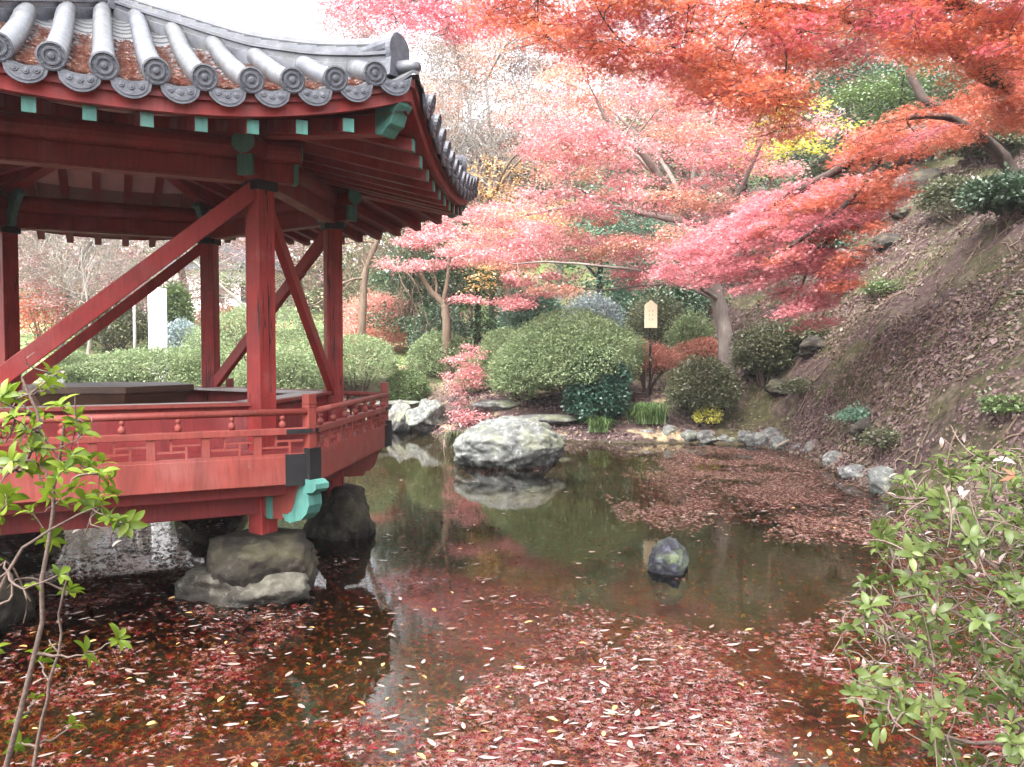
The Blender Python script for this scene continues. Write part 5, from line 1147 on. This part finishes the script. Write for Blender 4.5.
# ---------------------------------------------------------------- foreground shrubs
def whorl(lv, p, ax, size, k, rr, mi=0, open_=1.0):
    ax = np.array(ax, float); ax /= np.linalg.norm(ax); t = np.cross(ax, [0.3, .2, 1]); t /= np.linalg.norm(t); b_ = np.cross(ax, t); D = []; U = []
    for i in range(k):
        a = 2 * PI * i / k * 1.0 + rr.uniform(-.4, .4); f = rr.uniform(.25, .8) * open_
        D.append(ax * f * .8 + (t * math.cos(a) + b_ * math.sin(a)) + np.array([0, 0, -.12])); U.append(ax + rr.normal(0, .2, 3))
    lv.add(LEAF_BROAD, np.array([p] * k) + rr.normal(0, .004, (k, 3)), D, U, size * rr.uniform(.55, 1.15, k), mi)
def fore_shrub(name, label, base, tips, mats, bark, size, rr, leaf_r=(5, 9), extra=None, sizes=None, dead=0):
    o = empty(name, base, label, "shrub", "foreground shrubs"); B = np.array(tuple(base)); lv = Leaves(); tw = Twigs(); nodes = [(np.array([0, 0, 0.0]), .02)]
    mains = extra or []
    for pts, r0, r1_ in mains:
        q = smooth_path(pts, 14, .006, rr) - B; tw.add(q, np.linspace(r0, r1_, 14), 7)
        nodes += [(q[i], r0 + (r1_ - r0) * i / 13) for i in range(3, 14)]
    for p in sorted(tips, key=lambda p: min(np.linalg.norm(np.array(tuple(p)) - B - n_[0]) for n_ in nodes)):
        p = np.array(tuple(p)) - B
        j = min(range(len(nodes)), key=lambda i: np.linalg.norm(nodes[i][0] - p) + .6 * max(0, nodes[i][0][2] - p[2])); s, r0 = nodes[j]; Ln = np.linalg.norm(p - s)
        m = (p + s) / 2 + rr.normal(0, .10 * Ln, 3) - np.array([0, 0, .10 * Ln]); q = bez(s, m, p, 7); q[1:-1] += rr.normal(0, .004, (5, 3)); ra = min(r0 * .8, .007)
        tw.add(q, np.linspace(ra, .0022, 7), 5); nodes += [(q[3], ra * .7), (q[5], ra * .5), (q[6], ra * .45)]
        ax = q[6] - q[4]; ax = ax / np.linalg.norm(ax) + np.array([0, 0, .5])
        whorl(lv, q[6], ax, size, rr.integers(*leaf_r), rr, 0)
        for t_ in (4, 5):
            if rr.uniform() < .6: whorl(lv, q[t_], ax, size * .8, rr.integers(1, 4), rr, 0, .6)
    for k in range(dead):
        s, r0 = nodes[rr.integers(len(nodes))]; e = s + rr.normal(0, .075, 3); tw.add(bez(s, (s + e) / 2 + rr.normal(0, .035, 3), e, 5), np.linspace(.004, .0015, 5), 4)
        if rr.uniform() < .25: lv.add(LEAF_BROAD, [e], rr.normal(0, 1, (1, 3)), [(0, 0, 1)], size * .7, 1)
    tw.build("stems", bark, o); lv.build("foliage", mats, o, True); return o
r6 = np.random.default_rng(6)
lt = [(18, 398), (45, 418), (62, 405), (30, 430), (78, 428), (100, 474), (40, 448), (72, 456), (60, 470), (108, 478), (60, 500), (85, 500), (30, 512), (96, 508), (112, 520), (118, 640), (42, 655), (14, 722), (70, 590), (8, 460), (4, 432), (48, 540), (24, 470), (88, 468), (4, 395), (34, 700), (6, 500), (-14, 440), (-10, 480), (-20, 410), (-16, 560), (58, 575), (-8, 650), (20, 745), (70, 725), (84, 655), (50, 388)]
lt += [(x + r6.normal(0, 13), y + r6.normal(0, 10)) for x, y in lt if y < 530]
tips = [P(x, y, 2.7 + r6.uniform(-.25, .3)) for x, y in lt]
bL = Vector((P(-10, 700, 2.7).x, 2.75, gh(P(-10, 700, 2.7).x, 2.75)))
ex = [([bL, P(10, 760, 2.7), P(30, 680, 2.7), P(42, 600, 2.7), P(50, 520, 2.72), P(56, 470, 2.72), P(66, 425, 2.7)], .011, .004),
      ([bL, P(-20, 760, 2.6), P(-10, 640, 2.6), P(4, 580, 2.62), P(30, 545, 2.65), P(60, 525, 2.7), P(90, 512, 2.75)], .009, .003),
      ([bL, P(30, 770, 2.85), P(50, 690, 2.85), P(60, 620, 2.85), P(72, 560, 2.8)], .008, .003),
      ([bL, P(-30, 600, 2.5), P(-10, 480, 2.55), P(20, 465, 2.6), P(40, 420, 2.65), P(20, 380, 2.65)], .010, .004),
      ([bL, P(-10, 640, 2.8), P(12, 600, 2.85), P(6, 560, 2.85), P(30, 600, 2.9)], .006, .003)]
fore_shrub("azalea_shrub", "bright green leggy shrub in the left foreground before the pavilion railing", bL, tips, [M['lf_fore'], M['lf_pale_dead']], M['stem'], .060, r6, (5, 9), ex, dead=26)
r7 = np.random.default_rng(7); poly = [(905, 470), (960, 446), (1000, 440), (1045, 440), (1060, 780), (930, 780), (900, 720), (868, 735), (845, 690), (838, 640), (870, 570), (880, 500)]
tips = [];
while len(tips) < 330:
    x_, y_ = r7.uniform(830, 1070), r7.uniform(440, 790)
    if in_poly(poly, np.array([x_]), np.array([y_]))[0]: tips.append(P(x_, y_, r7.uniform(2.3, 3.5)))
bR = Vector((P(1080, 760, 3.0).x, 3.1, gh(P(1080, 760, 3.0).x, 3.1)))
ex = [([bR, P(1030, 740, 2.9), P(960, 690, 2.85), P(900, 640, 2.85), P(870, 610, 2.9)], .014, .004), ([bR, P(1060, 700, 3.1), P(1020, 600, 3.1), P(960, 540, 3.1), P(915, 500, 3.15)], .013, .004),
      ([bR, P(1070, 640, 3.3), P(1040, 540, 3.4), P(1010, 480, 3.4)], .012, .004), ([bR, P(1020, 760, 2.6), P(950, 740, 2.6), P(900, 700, 2.6)], .010, .003), ([bR, P(1050, 720, 2.9), P(1000, 640, 2.8), P(940, 610, 2.8), P(890, 600, 2.9)], .010, .003)]
fore_shrub("azalea_shrub", "dense twiggy green shrub in the right foreground against the leafy water", bR, tips, [M['lf_fore_r'], M['lf_pale_dead']], M['stem'], .054, r7, (3, 8), ex, dead=420)
c = P(1014, 476, 2.5); lv = Leaves(); lv.add(LEAF_STAR, [tuple(c)], [(-.8, -.2, -.2)], [(.1, -1, .35)], .085); o = lv.build("maple_leaf", M['lf_scarlet'])
tag(o, "single bright orange-red maple leaf caught in the right foreground shrub", "leaf")
c = P(1016, 464, 2.52); lv = Leaves(); lv.add(LEAF_BROAD, [tuple(c)], [(-1, 0, .25)], [(0, -.6, 1)], .07); o = lv.build("dead_leaf", M['lf_pale_dead'], None, True)
tag(o, "single pale curled dead leaf above the orange-red leaf in the right shrub", "leaf")

# ---------------------------------------------------------------- thin haze volume added to lift shadows and soften contrast
hm = bpy.data.materials.new("added_haze"); hm.use_nodes = True; hn = hm.node_tree; hn.nodes.clear()
pv = hn.nodes.new("ShaderNodeVolumePrincipled"); pv.inputs["Color"].default_value = (.95, .95, .97, 1); pv.inputs["Density"].default_value = HAZE; pv.inputs["Anisotropy"].default_value = .2
ho = hn.nodes.new("ShaderNodeOutputMaterial"); hn.links.new(pv.outputs[0], ho.inputs["Volume"])
b = MB(); b.post(0, 0, -3, 75, 620, 620); hz2 = b.build("haze", hm); tag(hz2, "thin pale haze added over the garden to lift its shadows", "haze", kind="stuff")
